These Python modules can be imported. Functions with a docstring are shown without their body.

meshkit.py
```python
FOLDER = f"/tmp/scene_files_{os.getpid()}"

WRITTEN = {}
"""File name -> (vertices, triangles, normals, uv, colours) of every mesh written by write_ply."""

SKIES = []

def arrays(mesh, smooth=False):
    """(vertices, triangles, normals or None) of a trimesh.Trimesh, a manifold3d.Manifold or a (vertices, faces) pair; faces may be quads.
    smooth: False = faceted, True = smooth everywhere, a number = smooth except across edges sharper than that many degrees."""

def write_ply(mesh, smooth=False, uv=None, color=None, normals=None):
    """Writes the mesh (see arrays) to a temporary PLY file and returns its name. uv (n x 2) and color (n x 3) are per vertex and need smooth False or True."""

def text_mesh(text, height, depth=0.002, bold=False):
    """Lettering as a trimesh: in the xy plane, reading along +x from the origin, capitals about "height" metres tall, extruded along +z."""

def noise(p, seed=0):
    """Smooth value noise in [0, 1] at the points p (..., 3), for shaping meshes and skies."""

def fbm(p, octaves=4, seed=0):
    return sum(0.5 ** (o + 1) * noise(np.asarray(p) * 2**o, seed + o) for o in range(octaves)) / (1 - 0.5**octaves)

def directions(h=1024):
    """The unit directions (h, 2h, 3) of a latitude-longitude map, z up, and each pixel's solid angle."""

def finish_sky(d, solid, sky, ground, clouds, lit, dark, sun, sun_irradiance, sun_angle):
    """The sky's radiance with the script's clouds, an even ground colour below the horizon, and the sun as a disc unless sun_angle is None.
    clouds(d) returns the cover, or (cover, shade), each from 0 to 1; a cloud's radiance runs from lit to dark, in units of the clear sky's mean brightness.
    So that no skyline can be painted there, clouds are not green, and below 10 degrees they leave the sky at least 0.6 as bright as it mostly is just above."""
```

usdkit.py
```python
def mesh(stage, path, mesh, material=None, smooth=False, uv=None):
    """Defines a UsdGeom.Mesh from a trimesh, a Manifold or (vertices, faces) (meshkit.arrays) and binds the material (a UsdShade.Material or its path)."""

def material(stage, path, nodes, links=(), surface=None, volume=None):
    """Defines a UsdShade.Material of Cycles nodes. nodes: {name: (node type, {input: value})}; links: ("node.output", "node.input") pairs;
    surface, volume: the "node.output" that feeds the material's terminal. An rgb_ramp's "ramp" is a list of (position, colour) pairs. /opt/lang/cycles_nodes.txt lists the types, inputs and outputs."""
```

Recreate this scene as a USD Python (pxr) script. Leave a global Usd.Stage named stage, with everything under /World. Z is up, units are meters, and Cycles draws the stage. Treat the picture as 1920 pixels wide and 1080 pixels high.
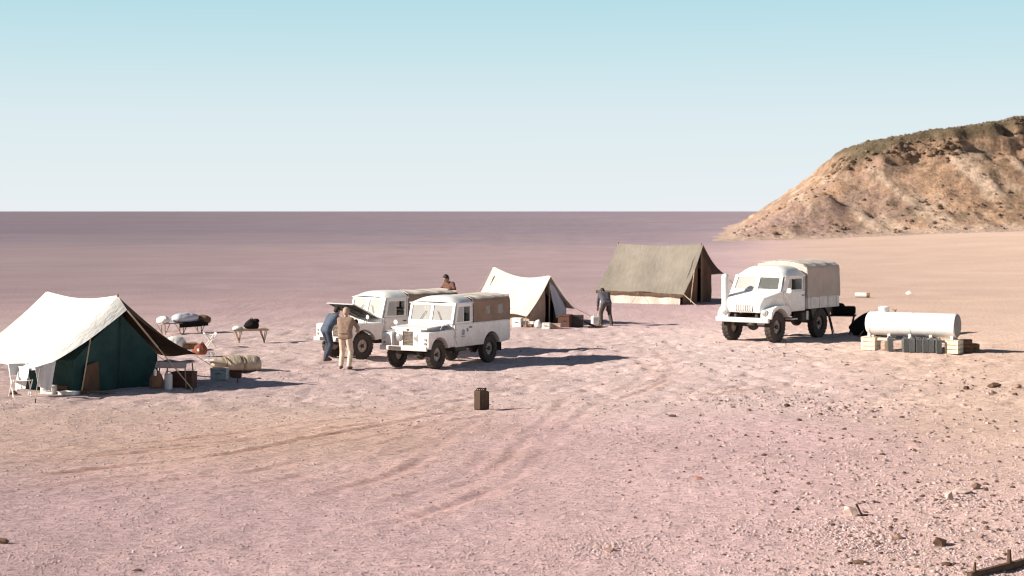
import math, random
import numpy as np, trimesh, manifold3d as m3, shapely.geometry as sg
import usdkit, meshkit
from pxr import Usd, UsdGeom, UsdLux, UsdShade, Sdf, Gf, Vt

random.seed(7); RNG = np.random.default_rng(7)
stage = Usd.Stage.CreateInMemory()
UsdGeom.SetStageUpAxis(stage, UsdGeom.Tokens.z); UsdGeom.SetStageMetersPerUnit(stage, 1.0)
world = UsdGeom.Xform.Define(stage, '/World'); stage.SetDefaultPrim(world.GetPrim())
UsdGeom.Scope.Define(stage, '/World/Looks')
PI = math.pi

# ------------------------------------------------------------------ camera, sky, sun, exposure
cam = UsdGeom.Camera.Define(stage, '/World/camera')
cam.AddTranslateOp().Set((0, 0, 4.45)); cam.AddRotateXYZOp().Set((90, 0, 0))      # level, looking along +y
cam.CreateHorizontalApertureAttr(36.0); cam.CreateVerticalApertureAttr(20.25)
cam.CreateFocalLengthAttr(61.875)
cam.CreateVerticalApertureOffsetAttr(-2.7)                                         # lens shift down
cam.CreateClippingRangeAttr((0.1, 200000))
cam.CreateFStopAttr(2.6); cam.CreateFocusDistanceAttr(27.0)
cam.CreateExposureAttr(0.93)
SUN_EL, SUN_AZ = math.radians(25), math.radians(13)
SUN = np.array([-math.cos(SUN_EL)*math.cos(SUN_AZ), -math.cos(SUN_EL)*math.sin(SUN_AZ), math.sin(SUN_EL)])
dome = UsdLux.DomeLight.Define(stage, '/World/sky')
usky = usdkit.material(stage, '/World/Looks/sky', {
    's': ('sky_texture', dict(sky_type='single_scattering', sun_disc=False, sun_elevation=SUN_EL, sun_rotation=math.atan2(SUN[0], SUN[1]), altitude=1800.0, air_density=0.75, aerosol_density=0.7, ozone_density=1.0)),
    't': ('mix_color', dict(blend_type='multiply', fac=1.0, b=(1.0, 0.93, 0.82), use_clamp=False)),
    'tc': ('texture_coordinate', {}), 'xyz': ('separate_xyz', {}),
    'h': ('rgb_ramp', dict(ramp=[(0.0, (0.96,)*3), (0.05, (0.93,)*3), (0.118, (0.82,)*3), (0.17, (0.42,)*3), (0.25, (0.12,)*3), (0.42, (0.0,)*3), (1.0, (0.0,)*3)])),      # pale dust veil low over the plain, the same all round
    'hc': ('rgb_ramp', dict(ramp=[(0.0, (0.86, 0.905, 0.94)), (0.055, (0.765, 0.885, 0.925)), (0.12, (0.55, 0.845, 0.915)), (1.0, (0.45, 0.82, 0.93))])),
    'hb': ('mix_color', dict(blend_type='multiply', fac=1.0, b=(10.2, 10.2, 10.2), use_clamp=False)),
    'v': ('mix_color', dict(blend_type='mix', use_clamp=False)),
    'b': ('background_shader', dict(strength=0.05))},
    [('s.color', 't.a'), ('tc.generated', 'xyz.vector'), ('xyz.z', 'h.fac'), ('h.color', 'v.fac'), ('t.result', 'v.a'), ('xyz.z', 'hc.fac'), ('hc.color', 'hb.a'), ('hb.result', 'v.b'), ('v.result', 'b.color')], surface='b.background')
UsdShade.MaterialBindingAPI.Apply(dome.GetPrim()).Bind(usky)
dome.GetPrim().SetCustomDataByKey('label', 'pale cyan cloudless sky over the plain'); dome.GetPrim().SetCustomDataByKey('kind', 'structure')
sun = UsdLux.DistantLight.Define(stage, '/World/sun')
sun.CreateNormalizeAttr(True); sun.CreateIntensityAttr(1.25); sun.CreateAngleAttr(0.5); sun.CreateColorAttr((1.0, 0.91, 0.80))
zr = Gf.Rotation(Gf.Vec3d(0, 0, 1), Gf.Vec3d(*map(float, SUN)))
sun.AddOrientOp().Set(Gf.Quatf(zr.GetQuat()))

# ------------------------------------------------------------------ materials
def mat(name, col, rough=0.7, col2=None, scale=6.0, bump=0.0, bscale=30.0, metallic=0.0, var=0.12, spec=0.4):
    c = np.array(col, float); c2 = np.array(col2 if col2 is not None else c*(1-2.2*var), float); c1 = np.clip(c*(1+var), 0, 0.9)
    nodes = {'tc': ('texture_coordinate', {}), 'n': ('noise_texture', dict(scale=scale, detail=5.0, roughness=0.6)),
             'r': ('rgb_ramp', dict(ramp=[(0.3, tuple(c2)), (0.62, tuple(c1))])),
             'p': ('principled_bsdf', dict(roughness=rough, metallic=metallic, specular_ior_level=spec))}
    links = [('tc.object', 'n.vector'), ('n.fac', 'r.fac'), ('r.color', 'p.base_color')]
    if bump:
        nodes['bn'] = ('noise_texture', dict(scale=bscale, detail=3.0)); nodes['bp'] = ('bump', dict(strength=bump, distance=0.02))
        links += [('tc.object', 'bn.vector'), ('bn.fac', 'bp.height'), ('bp.normal', 'p.normal')]
    return usdkit.material(stage, '/World/Looks/' + name, nodes, links, surface='p.BSDF')
def cloth_mat(name, col, col2, trans=0.12, scale=2.5, wr=0.45):
    nodes = {'tc': ('texture_coordinate', {}), 'n': ('noise_texture', dict(scale=scale, detail=6.0, roughness=0.65)),
             'r': ('rgb_ramp', dict(ramp=[(0.3, col2), (0.65, col)])),
             'mp': ('mapping', dict(scale=(3.2, 1.0, 1.0), rotation=(0.0, 0.25, 0.2))), 'bn': ('noise_texture', dict(scale=2.2, detail=5.0, roughness=0.6)), 'bp': ('bump', dict(strength=wr, distance=0.11)),
             'p': ('principled_bsdf', dict(roughness=0.9, specular_ior_level=0.15)), 't': ('translucent_bsdf', {}), 'm': ('mix_closure', dict(fac=trans))}
    return usdkit.material(stage, '/World/Looks/' + name, nodes, [('tc.object', 'n.vector'), ('n.fac', 'r.fac'), ('r.color', 'p.base_color'), ('r.color', 't.color'),
        ('tc.object', 'mp.vector'), ('mp.vector', 'bn.vector'), ('bn.fac', 'bp.height'), ('bp.normal', 'p.normal'), ('bp.normal', 't.normal'), ('p.BSDF', 'm.closure1'), ('t.BSDF', 'm.closure2')], surface='m.closure')
M = {}
def dusty(name, col, z0, z1, rough=0.4):
    return usdkit.material(stage, '/World/Looks/' + name, {'tc': ('texture_coordinate', {}), 'x': ('separate_xyz', {}), 'n': ('noise_texture', dict(scale=2.3, detail=6.0, roughness=0.7)), 'n2': ('noise_texture', dict(scale=9.0, detail=4.0)),
        'h': ('map_range', dict(from_min=z0, from_max=z1, to_min=0.62, to_max=0.0, clamp=True)), 'a': ('math', dict(math_type='multiply_add', value2=1.1, value3=-0.55)), 'b': ('math', dict(math_type='add', use_clamp=True)),
        'r': ('rgb_ramp', dict(ramp=[(0.30, tuple(np.array(col)*0.86)), (0.6, col)])), 'm': ('mix_color', dict(b=(0.50, 0.36, 0.29))), 'ro': ('map_range', dict(from_min=0.0, from_max=1.0, to_min=rough, to_max=0.85)),
        'bn': ('noise_texture', dict(scale=1.7, detail=2.0)), 'bp': ('bump', dict(strength=0.25, distance=0.03)), 'p': ('principled_bsdf', dict(specular_ior_level=0.4))},
        [('tc.object', 'x.vector'), ('tc.object', 'n.vector'), ('tc.object', 'n2.vector'), ('x.z', 'h.value'), ('n.fac', 'a.value1'), ('h.result', 'b.value1'), ('a.value', 'b.value2'), ('n2.fac', 'r.fac'), ('r.color', 'm.a'), ('b.value', 'm.fac'),
         ('m.result', 'p.base_color'), ('b.value', 'ro.value'), ('ro.result', 'p.roughness'), ('tc.object', 'bn.vector'), ('bn.fac', 'bp.height'), ('bp.normal', 'p.normal')], surface='p.BSDF')
M['paint'] = dusty('white_paint', (0.78, 0.77, 0.75), 0.35, 1.25)
M['paint_grey'] = mat('grey_white_paint', (0.62, 0.60, 0.58), 0.5, (0.48, 0.45, 0.42), 4.0, var=0.04)
M['tank_paint'] = dusty('tank_paint', (0.75, 0.76, 0.75), 0.3, 0.75, 0.42)
M['rubber'] = mat('rubber', (0.035, 0.028, 0.024), 0.85, (0.07, 0.052, 0.042), 9.0, bump=0.4, bscale=40)
M['rim'] = mat('rim_paint', (0.42, 0.36, 0.31), 0.6, (0.30, 0.24, 0.20), 9.0)
M['dark'] = mat('dark_metal', (0.035, 0.028, 0.024), 0.6, (0.055, 0.040, 0.03), 8.0)
M['interior'] = mat('interior_dark', (0.05, 0.042, 0.036), 0.8)
M['seat'] = mat('seat_vinyl', (0.08, 0.07, 0.06), 0.6)
M['chrome'] = mat('lamp_chrome', (0.6, 0.6, 0.58), 0.25, metallic=0.6)
M['mesh'] = mat('grille_mesh', (0.10, 0.07, 0.05), 0.7, scale=30)
M['tilt_brown'] = cloth_mat('tilt_canvas', (0.36, 0.26, 0.20), (0.27, 0.19, 0.14), 0.08)
M['tilt_top'] = cloth_mat('tilt_top_canvas', (0.66, 0.60, 0.54), (0.55, 0.48, 0.42), 0.05)
M['tilt_grey'] = cloth_mat('truck_tilt_canvas', (0.56, 0.50, 0.45), (0.46, 0.40, 0.36), 0.06)
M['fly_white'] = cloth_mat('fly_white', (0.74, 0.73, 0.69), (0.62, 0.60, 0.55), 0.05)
M['tent_white'] = cloth_mat('tent_white', (0.67, 0.62, 0.56), (0.56, 0.50, 0.44), 0.12)
M['tent_green'] = cloth_mat('tent_green', (0.034, 0.082, 0.076), (0.018, 0.046, 0.048), 0.02, 1.6)
M['khaki'] = cloth_mat('tent_khaki', (0.285, 0.25, 0.21), (0.225, 0.195, 0.16), 0.04, 1.0, 0.3)
M['brown_cloth'] = cloth_mat('brown_cloth', (0.17, 0.10, 0.065), (0.11, 0.066, 0.045), 0.06)
M['fly_brown'] = cloth_mat('fly_brown', (0.12, 0.075, 0.045), (0.08, 0.048, 0.028), 0.03)  # far slope of the white flysheet, its shade painted in as brown
M['tan_cloth'] = cloth_mat('tan_cloth', (0.42, 0.31, 0.24), (0.33, 0.23, 0.17), 0.08)
M['rust_cloth'] = cloth_mat('rust_cloth', (0.27, 0.15, 0.09), (0.19, 0.10, 0.06), 0.05)
M['pink_cloth'] = cloth_mat('pink_cloth', (0.58, 0.45, 0.41), (0.46, 0.35, 0.32), 0.04)
M['red_stone'] = mat('red_stone', (0.42, 0.22, 0.175), 0.9)
M['hair_fair'] = mat('fair_hair', (0.36, 0.25, 0.18), 0.7)
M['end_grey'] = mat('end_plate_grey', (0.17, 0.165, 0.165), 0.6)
M['wall_white'] = cloth_mat('wall_white', (0.60, 0.54, 0.47), (0.48, 0.42, 0.36), 0.03)
M['rope'] = mat('rope', (0.45, 0.36, 0.26), 0.9)
M['pole'] = mat('pole_wood', (0.28, 0.19, 0.12), 0.7)
M['wood'] = mat('pale_wood', (0.68, 0.58, 0.45), 0.75, (0.56, 0.45, 0.33), 7.0)
M['wood_brown'] = mat('brown_wood', (0.24, 0.13, 0.07), 0.75, (0.16, 0.08, 0.045), 7.0)
M['white_card'] = mat('white_card', (0.76, 0.73, 0.69), 0.6)
M['pink_card'] = mat('pinkish_card', (0.52, 0.36, 0.28), 0.7)
M['blue_grey'] = mat('blue_grey', (0.36, 0.37, 0.385), 0.55)
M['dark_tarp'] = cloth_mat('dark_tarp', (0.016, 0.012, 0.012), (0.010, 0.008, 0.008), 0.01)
M['dark_red'] = mat('dark_red_brown', (0.085, 0.035, 0.025), 0.8)
M['red_bag'] = cloth_mat('red_bag', (0.28, 0.095, 0.06), (0.18, 0.06, 0.04), 0.03)
M['bedroll'] = cloth_mat('bedroll', (0.46, 0.39, 0.30), (0.33, 0.27, 0.19), 0.03)
M['linen_white'] = cloth_mat('linen_white', (0.76, 0.74, 0.71), (0.66, 0.63, 0.60), 0.04)
M['linen_grey'] = cloth_mat('linen_grey', (0.52, 0.53, 0.58), (0.42, 0.43, 0.48), 0.04)
M['jerry'] = mat('jerrycan_paint', (0.10, 0.105, 0.105), 0.6, (0.065, 0.062, 0.06), 9.0)
M['jerry_brown'] = mat('jerrycan_brown', (0.055, 0.027, 0.012), 0.7, (0.034, 0.016, 0.008), 9.0)
M['skin'] = mat('skin', (0.34, 0.20, 0.14), 0.55, var=0.06)
M['hair'] = mat('hair', (0.02, 0.015, 0.012), 0.7)
M['shirt_khaki'] = mat('shirt_khaki', (0.24, 0.165, 0.12), 0.9, scale=14, bump=0.5, bscale=12)
M['shirt_blue'] = mat('shirt_blue', (0.075, 0.095, 0.135), 0.9, scale=14, bump=0.5, bscale=12)
M['shirt_grey'] = mat('shirt_grey', (0.075, 0.072, 0.088), 0.9, scale=14, bump=0.5, bscale=12)
M['shirt_rust'] = mat('shirt_rust', (0.11, 0.050, 0.034), 0.9, scale=14, bump=0.5, bscale=12)
M['trouser_beige'] = mat('trouser_beige', (0.55, 0.44, 0.35), 0.9, scale=12, bump=0.5, bscale=12)
M['trouser_denim'] = mat('trouser_denim', (0.045, 0.052, 0.075), 0.9, scale=12, bump=0.5, bscale=12)
M['trouser_dark'] = mat('trouser_dark', (0.06, 0.05, 0.045), 0.9, scale=12, bump=0.5, bscale=12)
M['shoe'] = mat('shoe_leather', (0.08, 0.045, 0.03), 0.6)
M['emblem'] = mat('emblem_ink', (0.16, 0.17, 0.22), 0.6)
M['timber'] = mat('weathered_timber', (0.10, 0.055, 0.03), 0.85, (0.06, 0.032, 0.018), 9.0, bump=0.6, bscale=25)
def glass_mat(name, tint, fac):
    return usdkit.material(stage, '/World/Looks/' + name, {'t': ('transparent_bsdf', dict(color=tint)), 'g': ('glossy_bsdf', dict(color=(0.9, 0.9, 0.9), roughness=0.04)),
        'd': ('diffuse_bsdf', dict(color=(0.62, 0.60, 0.57))), 'f': ('fresnel', dict(IOR=1.5)), 'm': ('mix_closure', {}), 'm2': ('mix_closure', dict(fac=fac))},
        [('f.fac', 'm.fac'), ('t.BSDF', 'm.closure1'), ('g.BSDF', 'm.closure2'), ('m.closure', 'm2.closure1'), ('d.BSDF', 'm2.closure2')], surface='m2.closure')
M['glass'] = glass_mat('window_glass', (0.82, 0.86, 0.84), 0.10)
M['glass_dusty'] = glass_mat('dusty_windscreen_glass', (0.75, 0.78, 0.77), 0.5)  # pale film: dust, and on some panes a painted-in reflection
def stone_mat(name, ramp):
    return usdkit.material(stage, '/World/Looks/' + name, {'o': ('object_info', {}), 'r': ('rgb_ramp', dict(ramp=ramp)), 'tc': ('texture_coordinate', {}),
        'n': ('noise_texture', dict(scale=9.0, detail=4.0)), 'm': ('mix_color', dict(blend_type='multiply', fac=0.5)), 'p': ('principled_bsdf', dict(roughness=0.95, specular_ior_level=0.2))},
        [('o.random', 'r.fac'), ('tc.object', 'n.vector'), ('r.color', 'm.a'), ('n.color', 'm.b'), ('m.result', 'p.base_color')], surface='p.BSDF')
M['pebble'] = stone_mat('pebbles', [(0.0, (0.60, 0.45, 0.40)), (0.35, (0.5, 0.36, 0.33)), (0.6, (0.36, 0.24, 0.21)), (0.75, (0.66, 0.53, 0.47)), (0.85, (0.2, 0.12, 0.09)), (1.0, (0.14, 0.085, 0.06))])
M['gravel'] = stone_mat('gravel', [(0.0, (0.61, 0.44, 0.44)), (0.4, (0.68, 0.51, 0.50)), (0.6, (0.55, 0.39, 0.385)), (0.85, (0.78, 0.63, 0.60)), (0.95, (0.44, 0.29, 0.27)), (1.0, (0.26, 0.16, 0.14))])
M['hill_rock'] = stone_mat('hill_rocks', [(0.0, (0.22, 0.15, 0.105)), (0.4, (0.15, 0.10, 0.065)), (0.7, (0.32, 0.22, 0.155)), (1.0, (0.09, 0.06, 0.04))])
M['stone_dark'] = mat('dark_stone', (0.15, 0.085, 0.055), 0.9, (0.09, 0.05, 0.032), 6.0, bump=0.8, bscale=10)
M['stone_pale'] = mat('pale_stone', (0.52, 0.40, 0.35), 0.9, (0.38, 0.27, 0.23), 6.0, bump=0.8, bscale=10)
M['stone_mid'] = mat('brown_stone', (0.32, 0.20, 0.15), 0.9, (0.22, 0.13, 0.09), 6.0, bump=0.8, bscale=10)

# ------------------------------------------------------------------ helpers
_used = set()
def path_for(parent, name):
    p = (str(parent.GetPath()) if parent is not None else '/World') + '/' + name
    q, k = p, 0
    while q in _used:
        k += 1; q = f'{p}_{k:03d}'
    _used.add(q); return q
def tag(prim, label=None, cat=None, group=None, kind=None):
    for k, v in (('label', label), ('category', cat), ('group', group), ('kind', kind)):
        if v: prim.SetCustomDataByKey(k, v)
    return prim
def thing(name, label, cat, loc=(0, 0, 0), rotz=0.0, group=None):
    x = UsdGeom.Xform.Define(stage, path_for(None, name)); x.AddTranslateOp().Set(tuple(map(float, loc))); x.AddRotateZOp().Set(float(rotz))
    return tag(x.GetPrim(), label, cat, group)
def node(name, parent, loc=(0, 0, 0), rotz=0.0):
    x = UsdGeom.Xform.Define(stage, path_for(parent, name)); x.AddTranslateOp().Set(tuple(map(float, loc))); x.AddRotateZOp().Set(float(rotz))
    return x.GetPrim()
def obj(name, mesh, m, parent=None, smooth=35, label=None):
    o = usdkit.mesh(stage, path_for(parent, name), mesh, M[m] if isinstance(m, str) else m, smooth=smooth).GetPrim()
    if label: o.SetCustomDataByKey('label', label)
    return o
def rot(axis, deg, about=(0, 0, 0)):
    return trimesh.transformations.rotation_matrix(math.radians(deg), axis, about)
def man(m):
    return m if isinstance(m, m3.Manifold) else m3.Manifold(m3.Mesh(np.asarray(m.vertices, np.float32), np.asarray(m.faces, np.uint32)))
def tri(m):
    if isinstance(m, trimesh.Trimesh): return m
    k = m.to_mesh(); return trimesh.Trimesh(np.array(k.vert_properties[:, :3], float), np.array(k.tri_verts), process=False)
def box(c, s, r=0.012):
    """chamfered box"""
    s = np.array(s, float); r = min(r, s.min()*0.3); pts = []
    for sx in (-1, 1):
        for sy in (-1, 1):
            for sz in (-1, 1):
                h = s/2*np.array([sx, sy, sz])
                for k in range(3):
                    p = h.copy()
                    for j in range(3):
                        if j != k: p[j] -= r*np.sign(h[j])
                    pts.append(p)
    m = trimesh.convex.convex_hull(np.array(pts)); m.apply_translation(c); return m
def cyl(a, b, r, n=14, r2=None):
    a, b = np.array(a, float), np.array(b, float); d = b-a; L = np.linalg.norm(d)
    m = tri(m3.Manifold.cylinder(L, r, r if r2 is None else r2, n))
    m.apply_transform(trimesh.geometry.align_vectors([0, 0, 1], d/L)); m.apply_translation(a); return m
def tube(pts, r, n=6):
    return cat(*[cyl(pts[i], pts[i+1], r, n) for i in range(len(pts)-1)])
def cat(*ms): return trimesh.util.concatenate([tri(m) for m in ms])
def prism(poly, y0, y1, rnd=0.0):
    """polygon in (x, z) extruded along y"""
    p = sg.Polygon(poly)
    if rnd: p = p.buffer(-rnd, quad_segs=3).buffer(2*rnd, quad_segs=3).buffer(-rnd, quad_segs=3)
    m = trimesh.creation.extrude_polygon(p, y1-y0, engine='earcut')
    v = m.vertices.copy(); m.vertices = np.column_stack([v[:, 0], y1 - v[:, 2], v[:, 1]]); m.fix_normals(); return m
def cut(m, *tools):
    a = man(m)
    for t in tools: a = a - man(t)
    return tri(a)
def shell(P, t=0.008):
    """grid of points (n, m, 3) -> closed thin sheet"""
    P = np.asarray(P, float); n, m = P.shape[:2]
    du, dv = np.gradient(P, axis=0), np.gradient(P, axis=1)
    N = np.cross(du, dv); N /= np.linalg.norm(N, axis=2, keepdims=True)+1e-9
    V = np.vstack([(P+N*t/2).reshape(-1, 3), (P-N*t/2).reshape(-1, 3)]); o = n*m; F = []
    I = np.arange(n*m).reshape(n, m)
    a, b, c, d = I[:-1, :-1].ravel(), I[1:, :-1].ravel(), I[1:, 1:].ravel(), I[:-1, 1:].ravel()
    F += [np.stack([a, b, c], 1), np.stack([a, c, d], 1), np.stack([a+o, c+o, b+o], 1), np.stack([a+o, d+o, c+o], 1)]
    ring = np.concatenate([I[:, 0], I[-1, 1:], I[-2::-1, -1], I[0, -2:0:-1]]); nx = np.roll(ring, -1)
    F += [np.stack([ring, ring+o, nx], 1), np.stack([nx, ring+o, nx+o], 1)]
    return trimesh.Trimesh(V, np.vstack(F), process=False)
def blob(c, s, seed=0, amp=0.18, sub=3, freq=1.6, flat=True):
    m = trimesh.creation.icosphere(sub); v = m.vertices
    k = 1 + amp*2*(meshkit.fbm(v*freq+seed*13.7, 3, seed)-0.5)
    v = v*k[:, None]
    if flat: v[:, 2] = np.where(v[:, 2] < -0.55, -0.55 + 0.15*(v[:, 2]+0.55), v[:, 2])
    m.vertices = v*np.array(s)+np.array(c); return m

# ------------------------------------------------------------------ the ground
TRACKS = [
 [(-3.02,24.93),(-2.07,26.27),(-1.1,28.02),(-0.37,30.34),(0.26,34.23),(0.95,39.26),(1.49,42.69),(2.65,46.03),(3.86,49.95),(4.43,53.21)],
 [(-2.85,23.53),(-1.81,24.93),(-0.89,26.75),(-0.09,29.14),(0.59,32.71),(1.3,37.27),(1.98,40.91),(3.25,44.64),(4.42,48.31),(5.01,51.71)],
 [(-3.5,26.27),(-2.73,28.13),(-1.84,30.34),(-1.49,32.71),(-0.99,36.17),(-0.24,39.26),(0.62,40.91)],
 [(-8.8,28.46),(-8.01,29.37),(-7.17,30.34),(-5.98,31.31),(-4.86,32.71),(-4.15,34.23),(-2.86,36.35),(-1.85,38.24),(-0.72,39.48),(1.09,39.8),(2.45,40.34)],
 [(-7.43,27.24),(-6.65,28.13),(-5.56,29.14),(-4.46,30.03),(-3.8,31.31),(-3.14,32.35),(-2.1,34.63),(-1.12,36.8)],
 [(-9.38,30.34),(-8.96,30.79),(-7.55,31.92),(-6.11,33.07),(-4.67,35.05),(-3.52,36.35),(-2.48,37.27),(-1.29,38.75)],
 [(1.42,39.06),(2.1,40.68),(3.15,43.32),(4.14,47.07),(4.59,50.81),(4.63,54.59),(4.38,56.7)],
 [(2.75,41.25),(4.23,42.32),(5.55,43.58),(7.3,44.64),(9.06,45.32)],
 [(2.04,42.08),(3.0,45.05),(3.69,48.31),(3.81,51.35),(3.6,53.99)]]
TRACK_W = [0.62, 0.62, 0.8, 1.25, 1.1, 1.25, 0.8, 0.8, 0.8]
for _k, _dx, _dy, _w in ((3, 0.3, -1.25, 0.8), (5, -0.3, 1.3, 0.9), (4, 0.4, -1.3, 0.7), (3, 0.2, 2.6, 0.6), (2, 0.9, -0.9, 0.6), (7, 0.2, 1.3, 0.6), (0, -2.2, 0.6, 0.45)):
    TRACKS.append([(x+_dx, y+_dy) for x, y in TRACKS[_k]]); TRACK_W.append(_w)
def sstep(a, b, x):
    t = np.clip((x-a)/(b-a), 0, 1); return t*t*(3-2*t)
def apron(x, y):
    return 1.7*sstep(26, 88, x)*sstep(100, 262, y)*(1-sstep(900, 2500, y))
def grow(a, b, step, far, k):
    out = [b]
    while out[-1] < far: step *= k; out.append(out[-1]+step)
    return out[1:]
def ground_z(x, y, detail=True):
    x, y = np.asarray(x, float), np.asarray(y, float)
    p = np.stack([x, y, 0*x], -1); near = 1-sstep(62, 120, y)
    near = near*(1-sstep(20, 34, np.abs(x)))
    z = apron(x, y)
    z = z + near*(0.07*(meshkit.fbm(p*0.22, 3, 3)-0.5) + 0.040*(meshkit.fbm(p*1.6, 3, 5)-0.5) + 0.030*(meshkit.noise(p*4.7, 6)-0.5) - 0.035*sstep(37, 42, y)*(1-sstep(66, 74, y))*sstep(0.56, 0.72, meshkit.noise(p*np.array([2.6, 1.9, 1]), 12)))
    z = z + 0.5*sstep(150, 600, y)*(meshkit.fbm(p*0.008, 3, 8)-0.5)*(1-sstep(3000, 6000, y))
    return z
def build_ground():
    xs = np.arange(-15, 15.001, 0.085); rx = np.array(grow(0, 15, 0.1, 30000, 1.14)); xs = np.concatenate([-rx[::-1], xs, rx])
    ys = np.arange(19.5, 60, 0.085); ys = np.concatenate([np.array([-200, -60, -20, 0, 10, 15, 18]), ys, np.array(grow(0, ys[-1], 0.09, 40000, 1.035))])
    X, Y = np.meshgrid(xs, ys, indexing='ij')
    Z = ground_z(X, Y)
    P = np.stack([X, Y, 0*X], -1)
    # wheel ruts: pressed soil with little shoulders
    tr = np.zeros_like(X)
    sub = (np.abs(X) < 16) & (Y > 20) & (Y < 60)
    xy = np.stack([X[sub], Y[sub]], -1); best = np.full(len(xy), 9.0); along = np.zeros(len(xy)); fade = np.ones(len(xy))
    from scipy.interpolate import CubicSpline
    from scipy.spatial import cKDTree
    pts, amp = [], []
    for k, t in enumerate(TRACKS):
        t = np.array(t); s = np.r_[0, np.cumsum(np.linalg.norm(np.diff(t, axis=0), axis=1))]
        f = CubicSpline(s, t); u = np.arange(0, s[-1], 0.03); q = f(u); pts.append(q)
        e = np.minimum(u, s[-1]-u); amp.append(TRACK_W[k]*np.clip(e/2.5, 0, 1)*(0.25+1.1*np.clip(1.6*meshkit.fbm(np.stack([u*0.45, 0*u+k*9.1, 0*u], -1), 2, 4)-0.3, 0, 1)))
    pts, amp = np.vstack(pts), np.concatenate(amp)
    global TRACK_TREE
    TRACK_TREE = cKDTree(pts[amp > 0.25])
    d, i = cKDTree(pts).query(xy, distance_upper_bound=1.2); i = np.minimum(i, len(pts)-1); a = amp[i]; d = np.minimum(d, 5)
    n = meshkit.fbm(np.stack([xy[:, 0]*2.2, xy[:, 1]*2.2, 0*d], -1), 3, 21)
    d = d + (n-0.5)*0.10
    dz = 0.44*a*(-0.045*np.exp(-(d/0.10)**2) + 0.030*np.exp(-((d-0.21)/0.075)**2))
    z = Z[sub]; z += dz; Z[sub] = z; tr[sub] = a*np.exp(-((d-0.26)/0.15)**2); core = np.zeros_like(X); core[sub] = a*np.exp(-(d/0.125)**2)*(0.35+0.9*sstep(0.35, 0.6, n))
    # soil colour: paler dust round the camp, mauve gravel before it, dark desert pavement far out, tan wash under the hill
    n1, n2, n3 = meshkit.fbm(P*0.09, 4, 31), meshkit.fbm(P*0.5, 4, 32), meshkit.fbm(P*np.array([0.004, 0.02, 1]), 4, 33)
    mauve, dust, tan, ochre = np.array([.56, .395, .395]), np.array([.645, .515, .48]), np.array([.565, .41, .33]), np.array([.62, .44, .36])
    far1, far2 = np.array([.385, .285, .297]), np.array([.20, .168, .203])
    C = np.broadcast_to(mauve, P.shape).copy()
    def lay(C, col, w): return C*(1-w[..., None]) + col*w[..., None]
    camp = sstep(31, 40, Y+5*(n1-0.5)*2)*(1-sstep(58, 80, Y))*(0.55+0.7*(n1-0.3))
    C = lay(C, dust, np.clip(camp, 0, 1))
    C = lay(C, ochre, np.clip(sstep(27, 33, Y+4*(n1-.5))*(1-sstep(37, 44, Y))*sstep(1, -4, X+3*(n2-.5))*0.75, 0, 1))
    C = lay(C, tan, np.clip(sstep(0.12, 0.26, X/np.maximum(Y, 1)+0.1*(n1-.5))*(1-0.5*sstep(40, 24, Y))*0.9, 0, 1))
    f1 = sstep(60, 105, Y+18*(n1-.5)); C = lay(C, far1, f1*(1-0.75*sstep(0.06, 0.16, X/np.maximum(Y, 1))))
    f2 = sstep(105, 420, Y*(1+0.5*(n3-.5)))*(1-0.85*sstep(0.115, 0.15, X/np.maximum(Y, 1))*(1-sstep(300, 500, Y)))
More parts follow.
